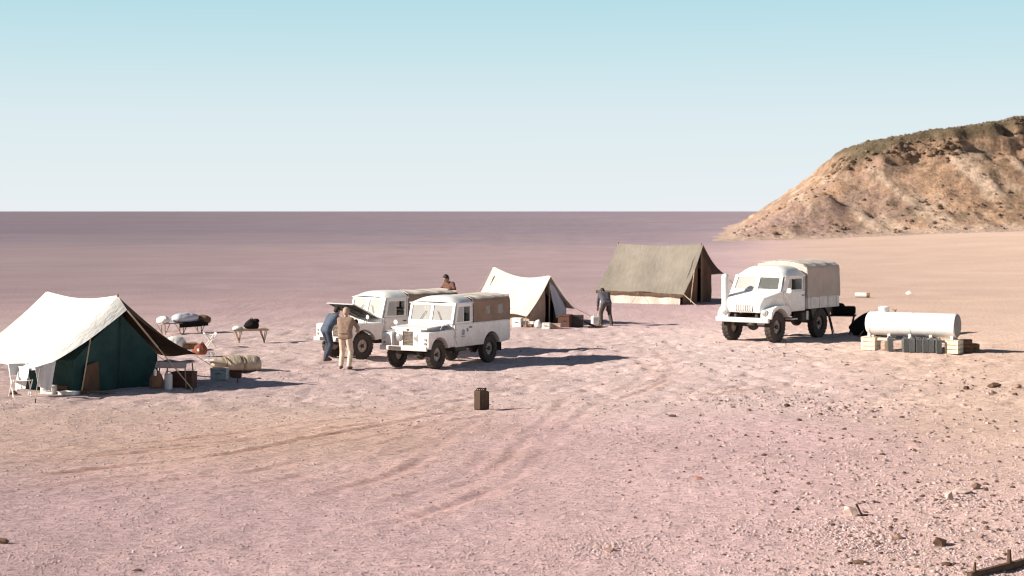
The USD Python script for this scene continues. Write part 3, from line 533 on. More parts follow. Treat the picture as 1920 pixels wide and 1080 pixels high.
def truck(loc, rotz):
    t = thing('army_truck', 'large white four-wheel-drive truck with grey canvas load cover', 'truck', loc, rotz)
    UsdGeom.Xform(t).AddScaleOp().Set((1.03, 1.03, 1.03))
    # nose and cab lower
    npts = [((2.00, 0.56, 1.02), .05), ((2.02, 0.60, 1.26), .06), ((1.92, 0.64, 1.40), .08), ((1.30, 0.90, 1.60), .06), ((0.75, 0.90, 1.60), .05), ((0.75, 0.90, 1.12), .05), ((1.25, 0.86, 1.18), .05), ((0.75, 0.56, 1.00), .05)]
    nose = tri(m3.Manifold.batch_hull([m3.Manifold.sphere(r, 16).translate([p[0], q*p[1], p[2]]) for p, r in npts for q in (-1, 1)]))
    obj('nose', nose, 'paint', t, 50)
    cabl = prism([(-0.30, 0.98), (0.72, 0.98), (1.02, 1.30), (1.30, 1.60), (1.30, 1.645), (-0.30, 1.645)], -0.97, 0.97, 0.03)
    cabl = cut(cabl, box((0.45, 0, 1.5), (1.3, 1.82, 0.9), 0.001)); obj('cab', cabl, 'paint', t, 40)
    for s in (-1, 1):
        y0, y1 = (0.62, 1.02) if s > 0 else (-1.02, -0.62)
        f = prism([(0.70, 0.92), (0.80, 1.12), (1.10, 1.21), (1.65, 1.20), (1.92, 1.10), (2.03, 0.96), (2.05, 0.78), (1.95, 0.76), (0.9, 0.80)], y0, y1, 0.05)
        f = cut(f, cyl((1.45, -2, 0.52), (1.45, 2, 0.52), 0.60, 30)); fe = obj('front_fender', f, 'paint', t, 40)
        hl = obj('headlight', cyl((1.98, s*0.76, 0.98), (2.07, s*0.76, 0.98), 0.11, 18), 'paint', t)
        m = trimesh.creation.icosphere(2, 0.095); m.apply_scale((0.35, 1, 1)); m.apply_translation((2.075, s*0.76, 0.98)); obj('lens', m, 'chrome', hl)
        obj('step', box((0.42, s*0.86, 0.72), (0.42, 0.26, 0.05)), 'paint_grey', t)
    gr = obj('grille', cat(*[box((2.085, y, 1.14), (0.03, 0.035, 0.22), 0.005) for y in np.linspace(-0.30, 0.30, 8)]), 'paint', t)
    obj('grille_opening', box((2.07, 0, 1.14), (0.024, 0.66, 0.20), 0.002), 'rim', gr)
    obj('bumper', cat(box((2.16, 0, 0.74), (0.12, 2.0, 0.16), 0.02), box((2.05, 0.5, 0.74), (0.2, 0.1, 0.1)), box((2.05, -0.5, 0.74), (0.2, 0.1, 0.1))), 'paint', t)
    obj('air_intake', cat(cyl((1.95, -0.78, 1.1), (1.95, -0.78, 2.12), 0.125, 16), trimesh.creation.icosphere(2, 0.125).apply_translation((1.95, -0.78, 2.12)), cyl((1.95, -0.78, 1.05), (1.95, -0.78, 1.2), 0.14, 16)), 'paint', t, label='tall white upright stack on the far front fender')
    # windscreen and pillars
    A, B = np.array([1.29, 0, 1.66]), np.array([1.02, 0, 2.18])
    def wp(y, k): q = A+(B-A)*k; return (q[0], y*(1-0.06*k), q[2])
    fr = [slab([wp(-0.95, 0), wp(0.95, 0), wp(0.95, 0.12), wp(-0.95, 0.12)], 0.06), slab([wp(-0.95, 0.86), wp(0.95, 0.86), wp(0.95, 1), wp(-0.95, 1)], 0.06)]
    for y0, y1 in ((-0.95, -0.84), (-0.06, 0.06), (0.84, 0.95)): fr.append(slab([wp(y0, 0.121), wp(y1, 0.121), wp(y1, 0.859), wp(y0, 0.859)], 0.06))
    wf = obj('windscreen_frame', cat(*fr), 'paint', t)
    for a, b in ((-0.84, -0.06), (0.06, 0.84)): obj('windscreen_pane', slab([wp(a, 0.12), wp(b, 0.12), wp(b, 0.86), wp(a, 0.86)], 0.008), 'glass_dusty' if a < 0 else 'glass', wf)  # the brighter pane has its reflection painted in as pale film
    P = np.zeros((15, 19, 3))
    for i, k in enumerate(np.linspace(0, 1, 15)):
        for j, q in enumerate(np.linspace(-1, 1, 19)):
            ends = 1-0.9*max(0, (k-0.55)/0.45)**2.2-0.5*max(0, (0.2-k)/0.2)**2
            P[i, j] = (-0.34+k*1.40, q*(0.985-0.05*k), 2.16+0.33*(1-abs(q)**4.5)*ends-0.02*k)
    obj('cab_roof', cat(shell(P, 0.02), box((0.33, 0.955, 2.155), (1.34, 0.03, 0.05)), box((0.33, -0.955, 2.155), (1.34, 0.03, 0.05))), 'paint', t, 60)
    obj('cab_back', cut(box((-0.31, 0, 1.90), (0.05, 1.92, 0.52)), box((-0.31, 0, 1.92), (0.3, 1.1, 0.26), 0.001)), 'paint', t)
    for s in (-1, 1):
        y = s*0.985
        d = obj('door', prism([(-0.20, 1.02), (0.66, 1.02), (0.94, 1.32), (1.18, 1.56), (1.18, 1.64), (-0.20, 1.64)], y-0.015, y+0.015, 0.02), 'paint', t)
        ft = cut(prism([(-0.20, 1.648), (1.24, 1.648), (1.00, 2.13), (-0.20, 2.13)], y-s*0.04-0.02, y-s*0.04+0.02), prism([(-0.12, 1.70), (0.86, 1.70), (0.74, 2.06), (-0.12, 2.06)], y-0.3, y+0.3)); obj('window_frame', ft, 'paint', d)
        obj('quarter_pane', prism([(0.56, 1.70), (0.86, 1.70), (0.74, 2.06), (0.56, 2.06)], y-s*0.04-0.004, y-s*0.04+0.004), 'glass_dusty', d)
        obj('handle', box((-0.10, y+s*0.03, 1.50), (0.14, 0.03, 0.03)), 'dark', d)
        obj('mirror', cat(tube([(1.10, y, 1.66), (1.18, y+s*0.22, 1.62), (1.18, y+s*0.22, 1.70)], 0.012), cyl((1.17, y+s*0.22, 1.70), (1.20, y+s*0.22, 1.70), 0.085, 16)), 'paint', t)
    for y in (-0.48, 0.48): obj('seat', cat(box((0.25, y, 1.35), (0.5, 0.5, 0.14), 0.04), box((-0.04, y, 1.70), (0.12, 0.5, 0.6), 0.04)), 'seat', t)
    a = trimesh.creation.torus(0.22, 0.018, 20, 6); a.apply_transform(rot((0, 1, 0), -50)); a.apply_translation((0.80, 0.46, 1.72)); obj('steering_wheel', cat(a, cyl((0.80, 0.46, 1.72), (1.0, 0.46, 1.5), 0.02)), 'dark', t)
    obj('cab_floor', box((0.45, 0, 1.02), (1.28, 1.80, 0.05)), 'interior', t)
    # load bed
    x0, x1 = -2.62, -0.42
    obj('bed_floor', box(((x0+x1)/2, 0, 1.13), (x1-x0, 1.97, 0.05)), 'dark', t)
    for s in (-1, 1):
        b = obj('drop_side', box(((x0+x1)/2, s*1.01, 1.22), (x1-x0, 0.04, 0.40)), 'paint_grey', t)
        for k in range(4): obj('rib', box((x0+0.2+k*0.6, s*1.037, 1.22), (0.06, 0.02, 0.38)), 'paint_grey', b)
    obj('tailboard', box((x0-0.022, 0, 1.22), (0.04, 2.0, 0.40)), 'paint_grey', t); obj('headboard', box((x1+0.022, 0, 1.32), (0.04, 2.0, 0.60)), 'paint_grey', t)
    prof = [(-1.035, 1.385), (-1.02, 2.35), (-0.98, 2.46), (-0.80, 2.56), (-0.4, 2.63), (0, 2.655), (0.4, 2.63), (0.80, 2.56), (0.98, 2.46), (1.02, 2.35), (1.035, 1.385)]
    nx = 25; xs = np.linspace(x1+0.06, x0-0.05, nx); pr = np.array([np.interp(np.linspace(0, len(prof)-1, 61), np.arange(len(prof)), [p[k] for p in prof]) for k in (0, 1)]).T
    P = np.zeros((nx, 61, 3))
    for i, x in enumerate(xs):
        sag = 0.04*abs(math.sin(i/(nx-1)*3*PI))**0.8
        for j, (y, z) in enumerate(pr):
            r = meshkit.fbm(np.array([x*1.8, y*1.8, z*1.8]), 3, 14)-0.5; P[i, j] = (x, y*(1-0.6*sag*(z < 2.4))+0.03*r, z-sag*(z > 2.4)+0.02*r)
    ti = obj('canvas_tilt', shell(P, 0.012), 'tilt_grey', t, 40)
    F = np.zeros((9, 9, 3))
    for e, xx in ((0, x1+0.05), (1, x0-0.04)):
        G = np.array([[(xx+0.02*math.sin(j*2.1), -1.0+2.0*j/12, 1.385+(0.0 if i == 0 else (np.interp(-1.0+2.0*j/12, [p[0] for p in prof[1:-1]], [p[1] for p in prof[1:-1]])-1.40)*i/6)) for j in range(13)] for i in range(7)])
        obj('tilt_end', shell(G, 0.01), 'tilt_grey', ti)
    # running gear
    ch = [box((-0.25, s*0.40, 0.84), (4.4, 0.10, 0.16)) for s in (-1, 1)] + [cyl((x, -0.7, 0.56), (x, 0.7, 0.56), 0.08) for x in (1.45, -1.45)] + [trimesh.creation.icosphere(2, 0.20).apply_translation((x, 0, 0.56)) for x in (1.45, -1.45)]
    ch += [box((-0.5, 0.72, 0.76), (0.55, 0.36, 0.34), 0.04), box((0.15, -0.72, 0.76), (0.6, 0.36, 0.34), 0.04), box((0.6, 0, 0.80), (0.9, 0.5, 0.3), 0.05), cyl((-0.2, -0.3, 0.8), (-1.2, 0, 0.6), 0.05), box((-2.35, 0, 0.80), (0.12, 1.2, 0.12)), cyl((-2.4, 0.4, 0.98), (-2.45, 0.4, 0.62), 0.025), cyl((-2.4, 0.85, 1.0), (-2.42, 0.85, 0.66), 0.02)]
    obj('chassis', cat(*ch), 'dark', t); obj('fuel_tank', box((-0.55, 0.915, 0.80), (0.14, 0.03, 0.30)), 'paint_grey', t, label='small pale panel below the load bed')
    for s in (-1, 1): obj('rear_mudguard', cut(prism([(-2.15, 0.98), (-2.05, 0.7), (-0.85, 0.7), (-0.75, 0.98), (-0.75, 1.0), (-1.0, 1.10), (-1.9, 1.10), (-2.15, 1.0)], s*0.80-0.16, s*0.80+0.16), cyl((-1.45, -2, 0.5), (-1.45, 2, 0.5), 0.57, 24)), 'dark', t)
    for x in (1.45, -1.45):
        for s in (-1, 1): wheel(t, x, s*0.815, 0.50, 0.27, 0.26, s)
truck((9.20, 61.5, 0), math.degrees(math.atan2(-0.785, -0.62)))
#PART3
# ------------------------------------------------------------------ tents
def pent(hw0, hw1, wall, apex):
    return lambda y: np.where(np.asarray(y) < 0, wall+(apex-wall)*(1+np.asarray(y)/hw0), wall+(apex-wall)*(1-np.asarray(y)/hw1))
def fly_side(xs, ridge, eave_y, eave_z, sag, wave, seed, n=26, ridge_sag=0.0):
    """one slope of a canvas roof: ridge heights at xs, eaves given front and back, cloth sagging between"""
    x0, x1 = xs[0], xs[-1]; X = np.linspace(x0, x1, 34); P = np.zeros((34, n, 3))
    for i, x in enumerate(X):
        zr = np.interp(x, xs, ridge); zr -= ridge_sag*math.sin(PI*np.clip((x-xs[0])/(0.0-xs[0]), 0, 1))
        k = (x-x0)/(x1-x0); ey, ez = eave_y[0]*(1-k)+eave_y[1]*k, eave_z[0]*(1-k)+eave_z[1]*k
        ez = ez + 0.05*math.sin(k*PI*3+seed)*1.0
        for j, v in enumerate(np.linspace(0, 1, n)):
            w = (meshkit.fbm(np.array([x*1.1+seed, v*2.2, seed*3.1]), 3, seed)-0.5)*wave
            P[i, j] = (x, ey*v, zr-(zr-ez)*v - sag*math.sin(PI*v)*(1+0.3*math.sin(k*PI*4)) + w*math.sin(PI*min(1, v*1.3)))
    return shell(P, 0.008)
def cloth_wall(pts_bottom, pts_top, seed, fold=0.03, t=0.008, n=40, m=10):
    """cloth between two polylines with vertical folds"""
    B = np.array(pts_bottom, float); T = np.array(pts_top, float)
    def rs(L): 
        s = np.r_[0, np.cumsum(np.linalg.norm(np.diff(L, axis=0), axis=1))]; u = np.linspace(0, s[-1], n); return np.stack([np.interp(u, s, L[:, k]) for k in range(3)], 1)
    B, T = rs(B), rs(T); P = np.zeros((n, m, 3)); d = B[-1]-B[0]; nr = np.array([d[1], -d[0], 0]); nr /= np.linalg.norm(nr)+1e-9
    for j, v in enumerate(np.linspace(0, 1, m)):
        P[:, j] = B*(1-v)+T*v
        w = np.sin(np.linspace(0, 1, n)*np.linalg.norm(d)*5.5+seed+0.8*np.sin(np.linspace(0, 9, n)+seed))*fold*(1-0.6*v)
        w += (meshkit.fbm(np.stack([np.linspace(0, 1, n)*4+seed, np.full(n, v*2.0), np.full(n, seed*1.7)], -1), 3, 5)-.5)*fold*2
        P[:, j] += nr*w[:, None]
    return shell(P, t)
def gable(x, hw0, hw1, wall, apex, parent, name, m, seed, y0=None, y1=None, fold=0.03):
    f = pent(hw0, hw1, wall, apex); ys = np.linspace(-hw0 if y0 is None else y0, hw1 if y1 is None else y1, 30)
    return obj(name, cloth_wall([(x, y, 0.0) for y in ys], [(x, y, float(f(y))) for y in ys], seed, fold), m, parent, 50)

# green tent with the white flysheet
t1 = thing('ridge_tent', 'dark green ridge tent under a big white flysheet at the left edge', 'tent', (-9.88, 44.1, 0), math.degrees(math.atan2(-0.622, 0.783)))
xs, rd = [-2.87, 0.0, 0.36], [2.36, 2.34, 1.99]
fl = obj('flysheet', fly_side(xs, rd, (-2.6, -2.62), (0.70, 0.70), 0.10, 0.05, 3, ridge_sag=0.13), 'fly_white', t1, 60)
obj('flysheet_back_slope', fly_side(xs, rd, (2.35, 2.3), (0.68, 0.68), 0.10, 0.05, 5, ridge_sag=0.13), 'fly_brown', t1, 60, label='flysheet slope away from the sun, with its shade painted in as brown')
for yy, k in ((-2.6, 1), (2.3, 2)):
    pass
gable(0.08, 1.45, 1.18, 0.80, 1.90, t1, 'front_wall', 'tent_green', 2, fold=0.035)
gable(-1.9, 1.45, 1.18, 0.80, 1.90, t1, 'back_wall', 'tent_green', 4)
for y, k in ((-1.45, 6), (1.18, 7)):
    obj('side_wall', cloth_wall([(-1.9, y, 0), (0.08, y, 0)], [(-1.9, y, 0.80), (0.08, y, 0.80)], k), 'tent_green', t1, 50)
    obj('inner_roof', shell(np.array([[(x, y*v, 1.90-1.10*v-0.05*math.sin(PI*v)) for v in np.linspace(0, 1, 8)] for x in np.linspace(-1.9, 0.08, 8)]), 0.006), 'tent_green', t1, 50)
obj('door_seam', tube([(0.125, -0.05, 0.02), (0.13, -0.02, 1.0), (0.12, 0.0, 1.86)], 0.018), 'tent_green', t1)
obj('door_flap', cloth_wall([(0.16, -1.20, 0.03), (0.24, -0.72, 0.02)], [(0.15, -1.12, 0.66), (0.18, -0.74, 0.74)], 9, 0.05), 'brown_cloth', t1, 50)
for x in (0.0, -2.87): obj('tent_pole', cyl((x, 0, 0), (x, 0, 2.38), 0.028, 10), 'pole', t1)
obj('ridge_pole', cyl((-2.9, 0, 2.10), (0.03, 0, 2.10), 0.025, 10), 'pole', t1)
obj('guy_rope', tube([(0.36, 0.0, 1.98), (1.86, 0.84, 0.02)], 0.014, 6), 'rope', t1)
obj('guy_stay', tube([(0.37, 0.01, 1.97), (1.06, 0.40, 1.06)], 0.026, 6), 'rope', t1)
obj('guy_rope', tube([(0.36, -1.12, 1.36), (0.44, -1.46, 0.02)], 0.016, 6), 'rope', t1)
for a, b in (((0.34, -2.6, 0.70), (1.1, -3.3, 0.0)), ((0.34, 2.3, 0.68), (1.0, 3.1, 0.0)), ((-1.4, 2.33, 0.68), (-1.3, 3.4, 0.0)), ((-2.87, 2.35, 0.68), (-3.5, 3.2, 0)), ((-1.3, -2.6, 0.70), (-1.2, -3.5, 0))): obj('guy_rope', tube([a, b], 0.009, 5), 'rope', t1)
for p in ((1.86, 0.84, 0), (0.44, -1.46, 0), (1.1, -3.3, 0), (1.0, 3.1, 0)): obj('tent_peg', cyl((p[0], p[1], -0.1), (p[0]+0.03, p[1], 0.10), 0.014, 6), 'dark', t1)
obj('hanging_flap', cloth_wall([(0.50, -2.75, 0.30), (0.55, -2.45, 0.18)], [(0.30, -2.70, 0.74), (0.36, -2.15, 0.86)], 12, 0.03), 'linen_white', t1, 50, label='white cloth hanging from the corner of the flysheet')
obj('eave_flap', cloth_wall([(-0.35, -2.78, 0.18), (-0.02, -2.74, 0.22)], [(-0.45, -2.62, 0.72), (0.0, -2.62, 0.72)], 13, 0.03), 'linen_white', t1, 50)

# small white tent
t2 = thing('ridge_tent', 'small off-white ridge tent with its door flaps parted, behind the two cars', 'tent', (1.46, 68.94, 0), math.degrees(math.atan2(-0.671, 0.742)))
xs, rd = [-2.98, 0.0, 0.08], [2.22, 1.93, 1.90]
obj('roof_slope', fly_side(xs, rd, (-1.42, -1.42), (0.42, 0.42), 0.10, 0.05, 7, ridge_sag=0.24), 'tent_white', t2, 60, label='sunlit roof slope')
obj('roof_slope', fly_side(xs, rd, (1.30, 1.45), (0.60, 0.62), 0.10, 0.05, 8, ridge_sag=0.24), 'tent_white', t2, 60, label='shaded roof slope')
for y in (-1.15, 1.10): obj('side_wall', cloth_wall([(-2.9, y, 0), (-0.06, y, 0)], [(-2.9, y, 0.66 if y < 0 else 0.92), (-0.06, y, 0.66 if y < 0 else 0.92)], 3 if y < 0 else 5), 'tan_cloth', t2, 50)  # walls and left flap are white canvas, their shade painted in as tan
gable(-0.06, 1.15, 1.10, 0.58, 1.84, t2, 'door_flap', 'tan_cloth', 21, y0=-1.15, y1=-0.20, fold=0.05)
obj('door_flap', cloth_wall([(0.02, 0.42, 0.25), (0.10, 0.75, 0.3), (-0.06, 1.10, 0.35)], [(-0.05, 0.03, 1.80), (-0.05, 0.05, 1.79), (-0.06, 1.05, 0.66)], 24, 0.05), 'linen_grey', t2, 50)
gable(-2.9, 1.15, 1.10, 0.58, 1.84, t2, 'back_wall', 'tan_cloth', 27)
for x, h in ((0.0, 1.92), (-2.98, 2.24)): obj('tent_pole', cyl((x, 0, 0), (x, 0, h), 0.026, 10), 'pole', t2)
obj('inner_curtain', cloth_wall([(-0.7, -1.1, 0), (-0.7, 1.05, 0)], [(-0.7, -1.1, 0.62), (-0.7, 0, 1.70), (-0.7, 1.05, 0.8)], 14), 'dark_tarp', t2, 50)  # added dark sheet, standing in for the shade inside the doorway
obj('end_seam', cloth_wall([(-2.75, -0.55, 1.30), (-2.72, -0.62, 1.25)], [(-2.75, -0.22, 1.87), (-2.72, -0.24, 1.87)], 3, 0.004), 'khaki', t2)
for a, b in (((0.05, 1.45, 0.62), (0.6, 2.6, 0)), ((0.05, -1.42, 0.42), (0.7, -2.2, 0)), ((0.08, 0, 1.90), (1.9, 0.2, 0)), ((-2.98, 0, 2.22), (-4.8, 0, 0)), ((-1.5, 1.38, 0.61), (-1.3, 2.6, 0))): obj('guy_rope', tube([a, b], 0.010, 5), 'rope', t2)

# big khaki tent
t3 = thing('ridge_tent', 'large khaki ridge tent with low white side wall, farthest from the camera', 'tent', (9.24, 85.88, 0), math.degrees(math.atan2(-0.464, 0.886)))
xs, rd = [-4.45, 0.0, 0.10], [2.84, 2.84, 2.80]
obj('roof_slope', fly_side(xs, rd, (-2.62, -2.55), (0.60, 0.50), 0.15, 0.12, 9, ridge_sag=0.09), 'khaki', t3, 60, label='sunlit roof slope')
obj('roof_slope', fly_side(xs, rd, (2.4, 2.85), (1.15, 1.26), 0.20, 0.06, 11, ridge_sag=0.09), 'khaki', t3, 60, label='shaded roof slope')
obj('roof_edge', cloth_wall([(-4.45, -2.6, 0.46), (0.05, -2.54, 0.36)], [(-4.45, -2.62, 0.62), (0.05, -2.56, 0.50)], 4, 0.015), 'brown_cloth', t3, 50)
obj('side_wall', cloth_wall([(-4.3, -2.56, 0), (-0.12, -2.50, 0)], [(-4.3, -2.50, 0.58), (-0.12, -2.44, 0.50)], 6, 0.035), 'wall_white', t3, 50, label='white low wall')
obj('side_wall', cloth_wall([(-4.3, 1.5, 0), (-0.12, 1.5, 0)], [(-4.3, 1.5, 1.6), (-0.12, 1.5, 1.6)], 7), 'brown_cloth', t3, 50)
for (y0, y1, sd, nm, mm) in ((-2.1, -0.10, 31, 'door_flap', 'rust_cloth'), (0.12, 1.5, 33, 'door_flap', 'brown_cloth')):
    ys = np.linspace(y0, y1, 20); f = lambda y: (2.78+(y/2.1)*2.02 if y < 0 else 2.78-y/1.5*1.15)
    obj(nm, cloth_wall([(-0.12, y, 0) for y in ys], [(-0.12, y, f(y)) for y in ys], sd, 0.06), mm, t3, 50)
obj('back_wall', cloth_wall([(-4.3, -2.1, 0), (-4.3, 1.5, 0)], [(-4.3, -2.1, 0.8), (-4.3, -1.0, 1.8), (-4.3, 0, 2.75), (-4.3, 0.75, 2.1), (-4.3, 1.5, 1.6)], 8), 'brown_cloth', t3, 50)
for x in (0.0, -4.45): obj('tent_pole', cyl((x, 0, 0), (x, 0, 2.90), 0.04, 10), 'pole', t3)
for a, b, r in (((0.1, -2.55, 0.50), (0.9, -2.9, 0.0), 0.02), ((0.1, -1.15, 1.62), (0.42, -2.45, 0.12), 0.022), ((0.1, 2.85, 1.26), (0.9, 4.2, 0), 0.012), ((-4.45, -2.62, 0.6), (-5.2, -3.4, 0), 0.012), ((-2.2, -2.6, .55), (-2.2, -3.6, 0), 0.010)): obj('guy_rope', tube([a, b], r, 5), 'rope', t3)
#PART4
# ------------------------------------------------------------------ people
def sph(p, r, n=12): return m3.Manifold.sphere(r, n).translate([float(k) for k in p])
def bone(a, b, ra, rb): return m3.Manifold.batch_hull([sph(a, ra), sph(b, rb)])
def hullof(*pr): return m3.Manifold.batch_hull([sph(p, r) for p, r in pr])
def soften(m, ln=0.035, it=8):
    t = tri(m.refine_to_length(ln)); t.merge_vertices(); trimesh.smoothing.filter_taubin(t, lamb=0.5, nu=0.53, iterations=it); return t
def ik(a, c, l1, l2, bend):
    a, c = np.array(a, float), np.array(c, float); d = c-a; L = min(np.linalg.norm(d), (l1+l2)*0.995); u = d/np.linalg.norm(d)
    x = (l1*l1-l2*l2+L*L)/(2*L); h = math.sqrt(max(l1*l1-x*x, 0)); b = np.array(bend, float); b -= u*b.dot(u); b /= np.linalg.norm(b)
    return a+u*x+b*h, a+u*L
def person(label, loc, rotz, lean, feet, hands, shirt, trousers, hip_z=0.93, head=10, sleeves=True, group=None, hair='hair'):
    """built facing +x; feet and hands: (left, right) targets"""
    t = thing('person', label, 'person', loc, rotz, group)
    th = math.radians(lean); d = np.array([math.sin(th), 0, math.cos(th)]); fw = np.array([math.cos(th), 0, -math.sin(th)])
    pel = np.array([-0.10*math.sin(th), 0, hip_z]); th2 = math.radians(lean+head); hd = np.array([math.sin(th2), 0, math.cos(th2)]); hf = np.array([math.cos(th2), 0, -math.sin(th2)])
    Y = np.array([0, 1.0, 0]); neck = pel+0.50*d; hc = neck+0.20*hd+0.02*hf
    body, sh, tr, shoes = [], [], [], []
    waist = [(pel+0.16*d+Y*0.085, 0.095), (pel+0.16*d-Y*0.085, 0.095)]
    chest = [(pel+0.36*d+Y*0.11+fw*0.01, 0.105), (pel+0.36*d-Y*0.11+fw*0.01, 0.105)]
    shs = [(pel+0.475*d+Y*0.175, 0.058), (pel+0.475*d-Y*0.175, 0.058)]
    hips = [(pel+Y*0.09, 0.105), (pel-Y*0.09, 0.105)]
    inf = lambda L, k: [(p, r+k) for p, r in L]
    body += [hullof(*hips, *waist), hullof(*waist, *chest), hullof(*chest, *shs), bone(neck-0.04*d, hc-0.05*hd, 0.056, 0.052)]
    sh += [hullof(*inf(waist, .02), *[(pel+Y*0.10, 0.118), (pel-Y*0.10, 0.118)]), hullof(*inf(waist, .022), *inf(chest, .018)), hullof(*inf(chest, .018), *inf(shs, .018)), bone(neck-0.05*d, neck+0.01*d, .075, .064)]
    tr += [hullof(*inf(hips, .012), (pel+0.09*d+Y*.075, .105), (pel+0.09*d-Y*.075, .105))]
    skull = m3.Manifold.batch_hull([sph(hc+0.03*hd-0.015*hf, 0.093), sph(hc-0.01*hd+0.01*hf, 0.085), sph(hc-0.085*hd+0.045*hf, 0.042)])
    body += [skull, bone(hc+0.0*hd+0.09*hf, hc-0.03*hd+0.115*hf, 0.012, 0.016), sph(hc-0.01*hd+Y*0.088, 0.022), sph(hc-0.01*hd-Y*0.088, 0.022), bone(hc-0.068*hd+0.072*hf+Y*.016, hc-0.068*hd+0.072*hf-Y*.016, .012, .012)]
    for k, s in enumerate((1, -1)):
        S = shs[k][0]; E, W = ik(S, hands[k], 0.29, 0.26, (-0.5, s*0.8, -0.5)); u = (W-E)/np.linalg.norm(W-E)
        body += [bone(S, E, 0.052, 0.042), bone(E, W, 0.042, 0.030)]
        sh += [bone(S, E, 0.068, 0.058)] + ([bone(E, W-u*0.02, 0.057, 0.046)] if sleeves else [])
        side = np.cross(u, [0, 0, 1.0]); side = side/np.linalg.norm(side) if np.linalg.norm(side) > 0.1 else np.array([0, 1.0, 0]); nrm = np.cross(side, u)
        P0 = W+u*0.03; body.append(hullof((P0+side*0.03, 0.014), (P0-side*0.03, 0.014), (W+u*0.095+side*0.034, 0.012), (W+u*0.095-side*0.034, 0.012), (W, 0.028)))
        for f, (o, L) in enumerate(((0.033, 0.062), (0.011, 0.074), (-0.011, 0.070), (-0.033, 0.054))):
            a = W+u*0.095+side*o; b = a+u*L*0.6-nrm*0.012; c = b+u*L*0.35-nrm*0.028; body += [bone(a, b, 0.0105, 0.0095), bone(b, c, 0.0095, 0.008)]
        a = W+u*0.035+side*s*0.03; b = a+u*0.03+side*s*0.034-nrm*0.01; body += [bone(a, b, 0.013, 0.011), bone(b, b+u*0.032-nrm*0.008, 0.011, 0.009)]
        Hh = hips[k][0]; fx, fy, fz = feet[k]; A = np.array([fx, fy, fz+0.085]); K, A = ik(Hh, A, 0.45, 0.44, (1, s*0.12, 0.15))
        body += [bone(Hh, K, 0.092, 0.058), bone(K, K*0.55+A*0.45+np.array([-.012, 0, 0]), 0.056, 0.057), bone(K*0.55+A*0.45+np.array([-.012, 0, 0]), A, 0.055, 0.04)]
        tr += [bone(Hh, K, 0.112, 0.082), bone(K, A+np.array([0, 0, 0.03]), 0.082, 0.068)]
        toe = A+np.array([0.17, s*0.025, -0.05]); heel = A+np.array([-0.05, 0, -0.045]); body += [hullof((A, 0.04), (heel, 0.035), (toe, 0.026))]
        shoes.append(hullof((A+np.array([0, 0, .0]), 0.052), (heel, 0.042), (toe, 0.036), (toe+np.array([-.08, 0, .018]), .042)))
    obj('body', soften(man_union(body), 0.022, 6), 'skin', t, True)
    obj('shirt', soften(man_union(sh)), shirt, t, True); obj('trousers', soften(man_union(tr)), trousers, t, True)
    for q in shoes: obj('shoe', soften(q, 0.03, 4), 'shoe', t, True)
    hr = m3.Manifold.batch_hull([sph(hc+0.035*hd-0.02*hf, 0.101), sph(hc-0.03*hd-0.035*hf, 0.08)]) - m3.Manifold.batch_hull([sph(hc+0.0*hd+0.10*hf, 0.085), sph(hc-0.10*hd+0.06*hf, 0.095)])
    obj('hair', soften(hr, 0.03, 4), hair, t, True)
    for s in (-1, 1): obj('eye', tri(sph(hc+0.012*hd+0.082*hf+Y*0.033*s, 0.012, 10)), 'hair', t)
    a = pel+0.075*d; belt = []
    for k in range(16):
        q = k/16*2*PI; belt.append(a+Y*0.198*math.sin(q)+fw*0.125*math.cos(q))
    obj('belt', tube(belt+belt[:1], 0.014, 5), 'shoe', t)
    return t
person('person in brown shirt and beige trousers standing with back to camera beside the raised bonnet', (-4.70, 49.62, 0), 78, 4, ((0.02, 0.13, 0), (-0.10, -0.14, 0)), ((0.42, 0.10, 1.25), (0.33, -0.27, 1.08)), 'shirt_khaki', 'trouser_beige', 0.92, hair='hair_fair')
person('person in blue shirt and denim leaning into the open engine bay', (-5.50, 52.46, 0), 43, 33, ((0.02, 0.12, 0), (-0.16, -0.13, 0)), ((0.62, 0.16, 1.06), (0.60, -0.14, 1.04)), 'shirt_blue', 'trouser_denim', 0.92, 8)
person('person in rust shirt seen from the chest up over the rear car roof', (-1.96, 56.1, 0.715), 224, 9, ((0.0, 0.13, 0), (-0.05, -0.13, 0)), ((0.42, 0.34, 1.22), (0.30, -0.40, 1.0)), 'shirt_rust', 'trouser_dark', 0.95, 26)
person('person in grey shirt and dark trousers bending down between the small and big tents', (3.64, 68.2, 0), 104, 44, ((0.0, 0.19, 0), (-0.10, -0.20, 0)), ((0.48, 0.20, 0.62), (0.40, -0.16, 0.60)), 'shirt_grey', 'trouser_dark', 0.90, 20)

# ------------------------------------------------------------------ tank on its crates
tk = thing('water_tank', 'white cylindrical water tank lying on pale crates beside the truck', 'tank', (12.72, 55.85, 0), -31)
prof = [(0.001, -1.52), (0.18, -1.505), (0.30, -1.475), (0.362, -1.425), (0.378, -1.37), (0.378, 1.40), (0.372, 1.43), (0.33, 1.45), (0.001, 1.47)]
b = trimesh.creation.revolve(np.array(prof), sections=48); b.apply_transform(rot((0, 1, 0), 90)); b.apply_translation((0, 0, 0.86)); b.fix_normals(); ed = trimesh.creation.revolve(np.array([(0.001, 1.475), (0.335, 1.456), (0.362, 1.438), (0.350, 1.425), (0.001, 1.45)]), sections=48); ed.apply_transform(rot((0, 1, 0), 90)); ed.apply_translation((0, 0, 0.86)); ed.fix_normals(); obj('end_plate', ed, 'end_grey', tk, 30, label='dark grey flat end plate'); sh = obj('tank_shell', b, 'tank_paint', tk, 30)
